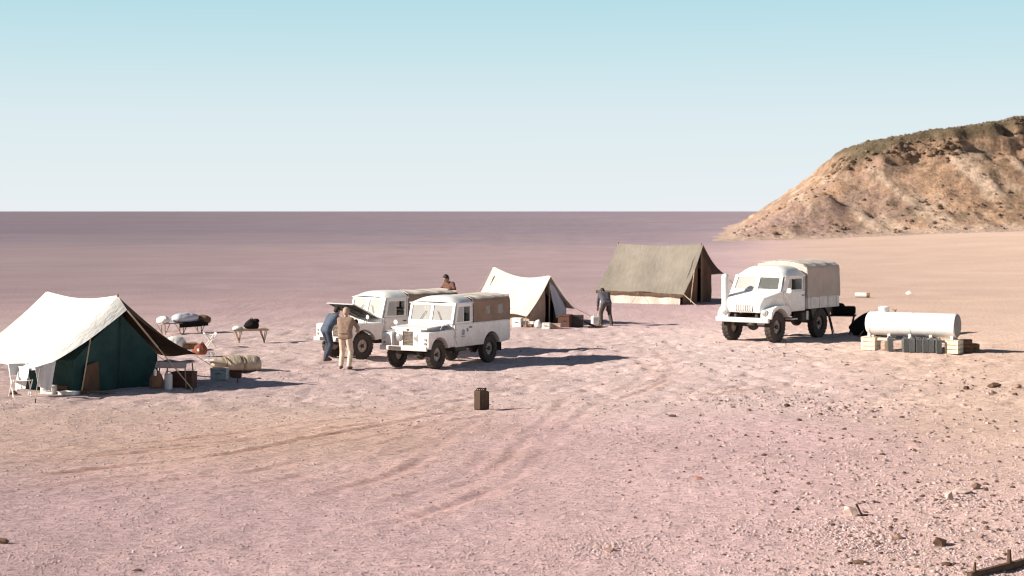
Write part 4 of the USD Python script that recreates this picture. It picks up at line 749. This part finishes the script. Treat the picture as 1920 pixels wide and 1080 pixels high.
for x in (-1.34, 0.0, 1.385):
    w = trimesh.creation.annulus(0.379, 0.386, 0.035, sections=48); w.apply_transform(rot((0, 1, 0), 90)); w.apply_translation((x, 0, 0.86)); obj('weld_band', w, 'tank_paint', sh)
fn = obj('filler_neck', cyl((-0.95, 0, 1.20), (-0.95, 0, 1.34), 0.16, 24), 'tank_paint', tk)
obj('filler_lid', cat(cyl((-0.95, 0, 1.34), (-0.95, 0, 1.385), 0.185, 24), box((-0.95, 0, 1.40), (0.24, 0.035, 0.03))), 'tank_paint', fn)
obj('valve', cat(cyl((-0.60, 0, 1.22), (-0.60, 0, 1.30), 0.045, 12), box((-0.60, 0, 1.31), (0.16, 0.05, 0.04))), 'pole', tk)
for x in (-1.36, -0.70, -0.02, 0.65, 1.32):
    for s in (-1, 1): obj('foot', cat(box((x, s*0.20, 0.485), (0.10, 0.09, 0.13)), box((x, s*0.20, 0.43), (0.12, 0.16, 0.025))), 'tank_paint', tk)
def crate(label, loc, size, rotz, m, name='crate', cat_='crate', lid=True, group=None, slats=0, boards=None):
    t = thing(name, label, cat_, loc, rotz, group); a, b_, h = size; lh = 0.16*h if lid else 0
    if slats:
        for sx in (-1, 1):
            for sy in (-1, 1): obj('corner_post', box((sx*(a/2-0.03), sy*(b_/2-0.03), h/2), (0.045, 0.045, h-0.01), 0.004), m, t)
        bh = h/slats
        for k in range(slats):
            z = (k+0.5)*bh
            for s in (-1, 1):
                obj('board', box((0, s*b_/2, z), (a, 0.018, bh*0.88), 0.004), m, t); obj('board', box((s*(a/2-0.012), 0, z), (0.018, b_-0.03, bh*0.88), 0.004), m, t)
        obj('bottom', box((0, 0, 0.02), (a-0.04, b_-0.04, 0.02), 0.004), m, t)
        n = max(2, round(b_/0.16))
        for k in range(n): obj('lid_board', box((0, -b_/2+(k+0.5)*b_/n, h+0.010), (a+0.01, b_/n*0.93, 0.018), 0.004), m, t)
    else:
        obj('box_body', box((0, 0, (h-lh)/2), (a, b_, h-lh), 0.015), m, t)
        if lid: obj('lid', box((0, 0, h-lh/2+0.003), (a*1.03, b_*1.04, lh), 0.012), m, t)
        if lid: obj('handle', tube([(-0.07, -b_/2-0.03, h*0.55), (0.07, -b_/2-0.03, h*0.55)], 0.010), 'dark', t)
    return t
g = 'pale wooden crates carrying the tank'
crate('pale wooden crate under the left end of the tank', (11.52, 56.50, 0), (0.46, 0.56, 0.41), -31, 'wood', slats=3)
crate('pale wooden crate under the right end of the tank', (13.84, 55.10, 0), (0.42, 0.56, 0.41), -31, 'wood', slats=3)
crate('brown wooden crate just right of the tank, taller one', (14.33, 55.55, 0), (0.36, 0.46, 0.38), -10, 'wood_brown', slats=3)
crate('low brown wooden crate at the far right of the tank crates', (14.62, 55.75, 0), (0.26, 0.36, 0.24), 6, 'wood_brown', slats=2)
for (lb, x, y, L) in (('pale plank lying on the left crate below the tank', 11.92, 56.02, 0.55), ('pale plank lying against the right crate below the tank', 13.42, 55.22, 0.5)):
    p = thing('plank', lb, 'plank', (x, y, 0.33), -31); obj('timber', box((0, 0, 0.045), (L, 0.14, 0.085), 0.008), 'wood', p); obj('cleat', box((0, 0, -0.165), (0.10, 0.10, 0.33), 0.008), 'wood_brown', p)
def jerrycan(label, loc, rotz, m, group=None, name='jerrycan', tilt=0):
    t = thing(name, label, 'jerrycan', loc, rotz, group)
    pf = sg.Polygon([(-0.165, 0.0), (0.165, 0.0), (0.165, 0.40), (0.02, 0.44), (-0.165, 0.44)]).buffer(-0.03, quad_segs=3).buffer(0.03, quad_segs=3)
    b = prism(list(pf.exterior.coords)[:-1], -0.082, 0.082); obj('can', b, m, t, 30)
    for s in (-1, 1): obj('pressing', prism([(-0.11, 0.07), (0.11, 0.07), (0.11, 0.33), (-0.11, 0.33)], s*0.082-0.006, s*0.082+0.006, 0.02), m, t)
    for y in (-0.05, 0, 0.05): obj('handle', tube([(-0.13, y, 0.43), (-0.11, y, 0.478), (0.02, y, 0.478), (0.04, y, 0.43)], 0.011, 6), m, t)
    obj('cap', cyl((0.10, 0, 0.41), (0.135, 0, 0.475), 0.032, 12), m, t); return t
names = ['grey jerrycan standing alone under the left half of the tank', 'leftmost grey jerrycan of the row under the tank', 'second from left grey jerrycan of the row under the tank', 'third from left grey jerrycan of the row under the tank', 'third from right grey jerrycan of the row under the tank', 'second from right grey jerrycan of the row under the tank', 'rightmost grey jerrycan of the row under the tank']
for k, (lb, x) in enumerate(zip(names, (11.98, 12.42, 12.60, 12.775, 12.955, 13.14, 13.32))):
    jerrycan(lb, (x, 55.78-0.55*(x-11.98)+0.03*(k % 2), 0), 86+5*math.sin(k*2.3), 'jerry', 'grey jerrycans under the tank')
jerrycan('dark brown jerrycan standing alone on the open gravel before the cars', (-0.68, 39.45, 0), 52, 'jerry_brown')

# trailer and tarpaulin behind the truck
tr = thing('loaded_trestle', 'dark load on spindly legs standing in the truck shadow behind the truck', 'trestle', (12.0, 64.1, 0), -14)
obj('tray', box((0, 0, 0.66), (1.05, 0.7, 0.05)), 'dark', tr); obj('load', box((0.06, 0, 0.84), (0.88, 0.6, 0.30), 0.05), 'dark_tarp', tr, True); obj('bundle', blob((-0.15, 0, 1.0), (0.28, 0.26, 0.12), 3), 'dark_tarp', tr, True)
for sx in (-1, 1):
    for sy in (-1, 1): obj('leg', cyl((sx*0.45, sy*0.28, 0.64), (sx*0.30, sy*0.30, 0), 0.025, 6), 'rubber', tr)
tp = thing('tarpaulin_heap', 'heap under a dark tarpaulin behind the left end of the tank', 'tarpaulin', (12.75, 63.2, 0), 15)
b = blob((0.0, 0, 0.30), (0.62, 0.5, 0.52), 8, 0.16, 4); v = b.vertices; v[:, 2] = np.maximum(v[:, 2]*(0.72+0.55*(v[:, 0]+0.6)/1.2), 0.0); b.vertices = v; obj('sheet', b, 'dark_tarp', tp, True)
obj('tie_rope', tube([(-0.5, -0.42, 0.02), (-0.2, -0.42, 0.38), (0.0, -0.1, 0.86), (0.1, 0.4, 0.5)], 0.012), 'rope', tp)

# ------------------------------------------------------------------ furniture and bundles round the green tent
def cot(name, label, cat_, loc, rotz, L, W, z, frame='pole', top='linen_grey'):
    t = thing(name, label, cat_, loc, rotz)
    for s in (-1, 1): obj('rail', cyl((-L/2, s*W/2, z), (L/2, s*W/2, z), 0.020, 8), frame, t)
    for x in (-L/2, L/2): obj('end_bar', cyl((x, -W/2, z), (x, W/2, z), 0.018, 8), frame, t)
    n = 3 if L > 1.5 else 2
    for x in np.linspace(-L/2+0.15, L/2-0.15, n):
        for s in (-1, 1): obj('leg', cyl((x-0.10, s*W/2, z-0.01), (x+0.04, s*W*0.18, 0.0), 0.016, 6), frame, t); obj('leg', cyl((x+0.10, s*W/2, z-0.01), (x+0.02, s*W*0.20, 0.0), 0.016, 6), frame, t)
    obj('canvas', shell(np.array([[(x, y, z+0.012-0.05*(1-(2*y/W)**2)) for y in np.linspace(-W/2, W/2, 9)] for x in np.linspace(-L/2, L/2, 13)]), 0.01), top, t, 50)
    return t
cot('camp_bed', 'camp bed with pale bedding on the open ground behind the green tent', 'camp bed', (-12.05, 64.1, 0), 38, 1.75, 0.68, 0.40)
p = thing('pillow', 'white pillow at the left end of the camp bed', 'pillow', (-12.62, 63.62, 0.385), 38); m_ = blob((0, 0, 0.11), (0.22, 0.30, 0.17), 4, 0.12); obj('cushion', m_, 'linen_white', p, True)
p = thing('blanket', 'grey-blue blanket heaped on the camp bed', 'blanket', (-11.93, 64.18, 0.39), 38); obj('folds', blob((0, 0, 0.14), (0.52, 0.33, 0.23), 6, 0.2, 4), 'linen_grey', p, True); obj('hem', cloth_wall([(-0.4, -0.40, -0.16), (0.75, -0.40, -0.12)], [(-0.4, -0.345, 0.04), (0.75, -0.345, 0.08)], 5, 0.03), 'dark_tarp', p, 50)
p = thing('dark_sheet', 'dark sheet drooping over the right end of the camp bed', 'sheet', (-11.38, 64.62, 0.40), 38); obj('folds', blob((0, 0, 0.06), (0.30, 0.36, 0.18), 11, 0.22), 'brown_cloth', p, True)
cot('camp_table', 'low folding camp table with a dark bag on it', 'table', (-8.85, 59.6, 0), 14, 1.15, 0.55, 0.44, 'pole', 'brown_cloth')
p = thing('bag', 'dark bag on the low camp table', 'bag', (-8.82, 59.6, 0.43), 20); obj('pouch', blob((0, 0, 0.16), (0.25, 0.20, 0.20), 13, 0.2), 'dark_tarp', p, True); obj('bag_flap', blob((0.15, 0, 0.30), (0.12, 0.15, 0.08), 14, 0.2, flat=False), 'dark_tarp', p, True); obj('strap', tube([(-0.15, -0.1, 0.25), (-0.05, -0.16, 0.42), (0.1, -0.12, 0.33)], 0.012), 'dark', p)
p = thing('bundle', 'white folded cloth bundle at the left end of the low camp table', 'cloth', (-9.27, 59.46, 0.43), 14); obj('cloth', blob((0, 0, 0.06), (0.17, 0.20, 0.09), 15, 0.12), 'linen_white', p, True)
st = thing('folding_stool', 'small white folding stool on the open ground left of the low camp table', 'stool', (-9.84, 57.4, 0), 20)
obj('seat', shell(np.array([[(x, y, 0.46-0.04*(1-(x/0.19)**2)) for y in np.linspace(-0.16, 0.16, 5)] for x in np.linspace(-0.19, 0.19, 9)]), 0.012), 'linen_white', st, 50)
for s in (-1, 1): obj('leg', cyl((-0.19, s*0.15, 0.47), (0.17, s*0.13, 0), 0.017, 8), 'white_card', st); obj('leg', cyl((0.19, s*0.17, 0.47), (-0.17, s*0.17, 0), 0.017, 8), 'white_card', st)
for x in (-0.19, 0.19): obj('top_bar', cyl((x, -0.17, 0.47), (x, 0.17, 0.47), 0.017, 8), 'white_card', st)
p = thing('sack', 'plump white sack beside a brown box just behind the green tent', 'sack', (-10.86, 56.7, 0), 20); obj('cloth', blob((0, 0, 0.17), (0.36, 0.28, 0.26), 17, 0.12), 'linen_white', p, True); obj('tied_neck', blob((-0.30, 0, 0.30), (0.09, 0.08, 0.09), 18, 0.15, flat=False), 'linen_white', p, True)
crate('low brown box with pale lid touching the white sack', (-10.36, 56.75, 0), (0.42, 0.34, 0.20), 12, 'wood_brown', 'box', 'box')
p = thing('bag', 'reddish-brown bag with a pale tag behind the corner of the flysheet', 'bag', (-9.56, 54.05, 0), -10); obj('pouch', blob((0, 0, 0.18), (0.20, 0.17, 0.22), 19, 0.14), 'red_bag', p, True); obj('bag_flap', blob((-0.16, 0, 0.12), (0.14, 0.14, 0.10), 20, 0.15), 'red_bag', p, True); obj('tag', box((-0.02, -0.175, 0.20), (0.07, 0.012, 0.08), 0.003), 'white_card', p); obj('strap', tube([(0.02, -0.1, 0.36), (0.06, 0, 0.44), (0.08, 0.1, 0.36)], 0.012), 'red_bag', p)
p = thing('cup', 'small white cup on the ground right of the reddish bag', 'cup', (-9.22, 54.0, 0), 0); obj('cup_body', cut(cyl((0, 0, 0), (0, 0, 0.12), 0.055, 14, 0.065), cyl((0, 0, 0.012), (0, 0, 0.2), 0.048, 14, 0.058)), 'white_card', p); obj('handle', tube([(0.06, 0, 0.10), (0.10, 0, 0.08), (0.06, 0, 0.03)], 0.008), 'white_card', p)
# canvas bedroll, white above and greenish at its end
p = thing('bedroll', 'large canvas bedroll tied into a bundle on the ground right of the green tent', 'bedroll', (-7.62, 49.0, 0), 24)
L = np.linspace(-0.78, 0.62, 30); P = np.zeros((30, 33, 3))
for i, x in enumerate(L):
    k = (x+0.78)/1.4; r = 0.15+0.13*sstep(0, 0.55, k)-0.05*sstep(0.85, 1, k); r *= (0.55 if i in (0, 29) else 1)*(1-0.13*math.exp(-((x-0.1)/0.04)**2)-0.13*math.exp(-((x+0.4)/0.04)**2))
    for j, a in enumerate(np.linspace(0, 2*PI, 33)):
        q = 1+0.16*(meshkit.fbm(np.array([x*2.0, math.cos(a)*1.3+5, math.sin(a)*1.3]), 3, 90)-0.5)*2
        P[i, j] = (x, 1.35*r*q*math.sin(a), max(0.0, 0.17+0.07*(1-k)+0.85*r*q*math.cos(a)))
V = P[:, :-1].reshape(-1, 3); n = 32; F = [(i*n+j, i*n+(j+1) % n, (i+1)*n+(j+1) % n, (i+1)*n+j) for i in range(29) for j in range(n)]
V = np.vstack([V, P[0, :-1].mean(0), P[-1, :-1].mean(0)]); F3 = [(a, b2, c) for a, b2, c, d in F]+[(a, c, d) for a, b2, c, d in F]+[(len(V)-2, (j+1) % n, j) for j in range(n)]+[(len(V)-1, 29*n+j, 29*n+(j+1) % n) for j in range(n)]
b = trimesh.Trimesh(V, np.array(F3), process=False); b.fix_normals(); obj('canvas', b, 'bedroll', p, True)
for x in (0.1, -0.4): obj('strap', tube([(x, 1.37*0.262*math.sin(a), 0.19+0.225*math.cos(a)) for a in np.linspace(-1.9, 1.9, 15)], 0.014, 5), 'wood_brown', p)
obj('loose_flap', shell(np.array([[(-0.95+0.5*u_, -0.36+0.62*v_, 0.33-0.05*u_+0.03*math.sin(6*v_+3*u_)) for v_ in np.linspace(0, 1, 9)] for u_ in np.linspace(0, 1, 9)]), 0.01), 'linen_white', p, 50)
crate('blue-grey metal box in the shadow to the right of the green tent', (-7.72, 46.5, 0), (0.44, 0.32, 0.31), -4, 'blue_grey', 'metal_box', 'box')
crate('dark reddish-brown box tucked behind the blue-grey metal box', (-7.38, 46.85, 0), (0.34, 0.30, 0.24), 14, 'dark_red', 'box', 'box')
# table by the tent
tb = thing('camp_table', 'camp table with a pale cloth over it beside the gable of the green tent', 'table', (-8.50, 44.55, 0), -14)
obj('table_top', box((0, 0, 0.62), (0.78, 0.55, 0.025)), 'wood', tb)
for sx in (-1, 1):
    for sy in (-1, 1): obj('leg', cyl((sx*0.34, sy*0.22, 0.61), (sx*0.38, sy*0.25, 0), 0.018, 8), 'pole', tb)
p = thing('cloth', 'pale pinkish cloth draped over the camp table at the gable', 'cloth', (-8.50, 44.55, 0.634), -14)
obj('drape', shell(np.array([[(-0.42+0.84*u_, -0.34+0.66*v_, 0.012+0.02*math.sin(9*u_+4*v_)*math.sin(5*v_)-0.14*max(0, (0.10-v_)/0.10)) for v_ in np.linspace(0, 1, 21)] for u_ in np.linspace(0, 1, 21)]), 0.008), 'pink_cloth', p, 50)
crate('dark crate standing under the camp table at the gable', (-8.28, 44.45, 0), (0.56, 0.36, 0.40), -10, 'dark_red', 'crate', 'crate')
p = thing('sack', 'brown sack slumped against the gable corner of the green tent', 'sack', (-8.88, 43.92, 0), 10); obj('cloth', blob((0, 0, 0.20), (0.17, 0.16, 0.26), 23, 0.14), 'rust_cloth', p, True); obj('tied_neck', blob((0.02, 0, 0.42), (0.07, 0.07, 0.06), 24, 0.12, flat=False), 'rust_cloth', p, True)
p = thing('bottle', 'white bottle standing on the brown sack at the tent corner', 'bottle', (-8.88, 43.80, 0.36), 0); obj('flask', cat(cyl((0, 0, 0), (0, 0, 0.13), 0.04, 14)), 'white_card', p); obj('neck', cyl((0, 0, 0.13), (0, 0, 0.17), 0.035, 12, 0.018), 'white_card', p)
p = thing('canister', 'pale grey round canister standing right of the brown sack', 'canister', (-8.58, 43.95, 0), 0); obj('barrel', cyl((0, 0, 0), (0, 0, 0.36), 0.10, 20), 'paint_grey', p); obj('lid', cyl((0, 0, 0.36), (0, 0, 0.39), 0.105, 20, 0.09), 'paint_grey', p); obj('handle', tube([(-0.08, 0, 0.38), (-0.05, 0, 0.45), (0.05, 0, 0.45), (0.08, 0, 0.38)], 0.009), 'dark', p)
# folding chair and boxes at the left corner
ch = thing('folding_chair', 'white folding chair at the left edge below the flysheet', 'chair', (-11.74, 42.05, 0), -62)
obj('seat', shell(np.array([[(x, y, 0.42-0.02*(1-(y/0.2)**2)) for y in np.linspace(-0.2, 0.2, 7)] for x in np.linspace(-0.19, 0.19, 7)]), 0.014), 'linen_white', ch, 50)
obj('backrest', shell(np.array([[(-0.24-0.09*u_-0.03*(1-(y/0.2)**2), y, 0.52+0.26*u_) for y in np.linspace(-0.2, 0.2, 7)] for u_ in np.linspace(0, 1, 5)]), 0.012), 'linen_white', ch, 50)
for s in (-1, 1):
    obj('leg', cyl((0.20, s*0.21, 0.02), (-0.34, s*0.21, 0.80), 0.016, 8), 'white_card', ch); obj('leg', cyl((-0.22, s*0.235, 0.02), (0.20, s*0.235, 0.43), 0.016, 8), 'white_card', ch); obj('seat_rail', cyl((-0.2, s*0.19, 0.41), (0.2, s*0.19, 0.41), 0.013, 8), 'white_card', ch)
obj('foot_bar', cyl((0.20, -0.21, 0.03), (0.20, 0.21, 0.03), 0.014, 8), 'white_card', ch)
crate('white box on the ground right of the folding chair', (-11.28, 42.85, 0), (0.32, 0.28, 0.21), -10, 'white_card', 'box', 'box')
crate('brown box between the white box and the white tray', (-11.02, 43.15, 0), (0.26, 0.24, 0.17), 8, 'wood_brown', 'box', 'box')
tr = thing('tray', 'shallow white tray on the ground before the green tent', 'tray', (-10.72, 42.62, 0), -18); obj('dish', cut(box((0, 0, 0.045), (0.46, 0.32, 0.09), 0.02), box((0, 0, 0.08), (0.40, 0.26, 0.09), 0.01)), 'white_card', tr); obj('rim', cat(*[box((0, s*0.16, 0.092), (0.48, 0.025, 0.012), 0.003) for s in (-1, 1)][:1]), 'white_card', tr)
crate('small dark olive box right of the white tray', (-10.34, 42.66, 0), (0.20, 0.18, 0.10), 0, 'stone_dark', 'box', 'box')
p = thing('plate', 'white plate lying on the ground before the white box', 'plate', (-11.22, 42.0, 0.004), 0); obj('disc', trimesh.creation.revolve(np.array([(0.0005, 0), (0.09, 0), (0.13, 0.018), (0.135, 0.022), (0.125, 0.024), (0.085, 0.010), (0.0005, 0.010)]), sections=28), 'white_card', p, 40)
p = thing('groundsheet', 'pale groundsheet edge lying along the foot of the green tent', 'sheet', (-10.1, 43.0, 0.01), -14); obj('sheet', shell(np.array([[(-0.55+1.1*u_, -0.16+0.34*v_, 0.02+0.03*abs(math.sin(7*u_+3*v_))) for v_ in np.linspace(0, 1, 7)] for u_ in np.linspace(0, 1, 25)]), 0.008), 'tan_cloth', p, 50)

# ------------------------------------------------------------------ boxes round the small white tent
crate('large white box below the eave of the small white tent', (0.22, 67.55, 0), (0.36, 0.30, 0.36), -20, 'white_card', 'box', 'box')
crate('long white box right of the large white box at the small tent', (0.66, 67.55, 0), (0.46, 0.26, 0.22), -20, 'white_card', 'box', 'box')
crate('brown crate under the long white box at the small tent', (0.62, 67.30, 0), (0.34, 0.26, 0.13), -14, 'wood_brown', 'crate', 'crate')
crate('white carton at the door of the small white tent', (1.30, 66.55, 0), (0.30, 0.26, 0.23), -12, 'white_card', 'carton', 'box')
crate('pinkish-brown carton right of the white carton', (1.66, 66.70, 0), (0.40, 0.28, 0.19), -8, 'pink_card', 'carton', 'box')
p = thing('water_bag', 'plump white bag left of the white carton', 'bag', (0.98, 66.95, 0), 0); obj('pouch', blob((0, 0, 0.14), (0.13, 0.12, 0.18), 27, 0.1), 'linen_white', p, True); obj('spout', cyl((0.02, -0.06, 0.26), (0.05, -0.10, 0.33), 0.03, 10), 'white_card', p)
crate('dark reddish box in the doorway shade of the small white tent', (2.04, 67.35, 0), (0.46, 0.40, 0.50), -20, 'dark_red', 'box', 'box')
crate('near-black box right of the dark reddish box', (2.52, 67.55, 0), (0.44, 0.38, 0.46), -6, 'dark', 'box', 'box')
p = thing('tarpaulin', 'small brown tarpaulin spread by the feet of the bending person', 'tarpaulin', (3.02, 67.9, 0), 0)
P = np.array([[(-0.42+0.84*u_, -0.3+0.6*v_, 0.01+0.34*max(0, 1-u_*1.25)**1.2*(1-0.4*abs(2*v_-1))+0.02*math.sin(9*u_+5*v_)) for v_ in np.linspace(0, 1, 11)] for u_ in np.linspace(0, 1, 17)]); obj('sheet', shell(P, 0.01), 'brown_cloth', p, 50)
p = thing('water_can', 'white water can before the bending person', 'can', (3.24, 68.75, 0), 20); obj('can', box((0, 0, 0.17), (0.28, 0.20, 0.34), 0.03), 'white_card', p); obj('handle', tube([(-0.08, 0, 0.34), (-0.06, 0, 0.40), (0.06, 0, 0.40), (0.08, 0, 0.34)], 0.012), 'white_card', p); obj('spout', cyl((0.11, 0, 0.33), (0.13, 0, 0.40), 0.025, 10), 'white_card', p)

# ------------------------------------------------------------------ far odds and ends, stones, timber
bx = thing('bedding_roll', 'pale roll with a brown end lying far behind the tank', 'bedroll', (18.05, 90.7, 0), -14); obj('roll', cyl((-0.36, 0, 0.13), (0.22, 0, 0.13), 0.13, 16), 'white_card', bx); obj('roll_end', cyl((0.22, 0, 0.13), (0.38, 0, 0.13), 0.12, 16), 'wood_brown', bx)
def stone(label, loc, s, seed, m, rz=0, amp=0.3, name='stone'):
    t = thing(name, label, 'stone', (loc[0], loc[1], float(ground_z(np.array(loc[0]), np.array(loc[1])))-0.01), rz)
    rg = np.random.default_rng(seed); q = rg.normal(size=(17, 3)); q /= np.linalg.norm(q, axis=1, keepdims=True); q *= rg.uniform(0.72, 1.08, (17, 1))
    b = trimesh.convex.convex_hull(q*np.array(s)*0.92).subdivide().subdivide(); v = b.vertices; v += 0.22*np.array(s)*(meshkit.fbm(v/np.array(s)*1.9+seed, 3, seed)[:, None]-0.5)*2*0.35
    b.vertices = v+np.array([0, 0, s[2]*0.42]); obj('rock', b, m, t, 18); return t
stone('white stone on the plain far behind the tank', (21.2, 94.1), (0.17, 0.16, 0.16), 40, 'linen_white')
stone('knobbly dark brown stone near the bottom right, biggest of the dark stones', (5.72, 23.5), (0.125, 0.10, 0.12), 41, 'stone_dark', 20)
stone('pale wedge-shaped stone left of the knobbly dark stone', (4.94, 25.67), (0.15, 0.12, 0.13), 42, 'stone_pale', 30)
stone('flat dark stone on the bottom edge below the pale wedge-shaped stone', (4.42, 22.3), (0.14, 0.08, 0.05), 43, 'stone_dark', -15)
stone('small flat dark stone just below the knobbly dark stone', (5.46, 22.1), (0.10, 0.065, 0.045), 44, 'stone_dark', 15)
stone('slanting brown stone on the right among pale stones', (7.40, 28.1), (0.15, 0.09, 0.09), 45, 'stone_mid', 40)
stone('brown stone left of the knobbly dark stone', (5.24, 23.9), (0.085, 0.07, 0.065), 46, 'stone_mid', 0)
stone('upright pale stone below the slanting brown stone', (6.72, 27.0), (0.11, 0.09, 0.12), 47, 'stone_pale', 10)
stone('broad pale stone slab behind the upright pale stone', (7.05, 27.7), (0.26, 0.13, 0.06), 48, 'stone_pale', 20)
stone('reddish stone in the middle of the right foreground', (3.09, 29.1), (0.11, 0.07, 0.05), 49, 'red_stone', 0)
stone('brown stone in the bottom middle beside a pale stone', (1.28, 23.0), (0.10, 0.07, 0.05), 50, 'stone_mid', 0)
stone('pale stone in the bottom middle beside a brown stone', (1.12, 23.25), (0.07, 0.06, 0.05), 51, 'stone_pale', 0)
stone('dark stone at the right edge level with the tank, longest of the group', (12.20, 44.5), (0.27, 0.16, 0.10), 52, 'stone_dark', 10)
stone('rounded brown stone at the very right edge level with the tank', (12.72, 44.3), (0.16, 0.14, 0.10), 53, 'stone_mid', 40)
stone('small dark stone left of the long dark stone at the right edge', (11.35, 44.0), (0.13, 0.10, 0.08), 54, 'stone_dark', 70)
stone('dark stone on the gravel right of the wheel tracks', (3.46, 38.0), (0.12, 0.07, 0.05), 55, 'stone_dark', 0)
stone('small white stone near the bottom left edge', (-4.93, 22.9), (0.045, 0.04, 0.04), 56, 'linen_white', 0)
stone('small dark flat stone at the bottom left edge', (-4.65, 21.8), (0.09, 0.05, 0.03), 57, 'stone_dark', 0)
stone('white stone in the lower left foreground with a dark shadow', (-4.33, 23.15), (0.055, 0.045, 0.045), 58, 'linen_white', 0)
stone('dark stone by the left edge near the folding chair', (-12.15, 42.8), (0.22, 0.14, 0.08), 59, 'stone_dark', 10)
stone('dark stone cut by the left edge in the foreground', (-6.85, 23.6), (0.12, 0.08, 0.07), 60, 'stone_dark', 10)
p = thing('dry_stick', 'short dry stick leaning on the pale wedge-shaped stone', 'stick', (5.02, 25.62, 0), 10); obj('stem', tube([(0.10, 0.02, 0.0), (0.05, 0.0, 0.07), (-0.01, 0, 0.19)], 0.016, 6), 'timber', p); obj('twig', tube([(0.09, 0.0, 0.02), (0.26, 0.03, 0.012)], 0.012, 6), 'timber', p)
p = thing('timber_beam', 'dark weathered timber with two upright stubs in the bottom right corner', 'timber', (5.60, 21.35, 0), 43)
obj('beam', box((0.75, 0, 0.035), (1.7, 0.085, 0.085), 0.012), 'timber', p); obj('stub', cyl((0.02, 0, 0.07), (0.03, 0, 0.19), 0.026, 8, 0.010), 'timber', p); obj('stub', cyl((0.80, 0, 0.07), (0.80, 0, 0.24), 0.036, 8, 0.022), 'timber', p)
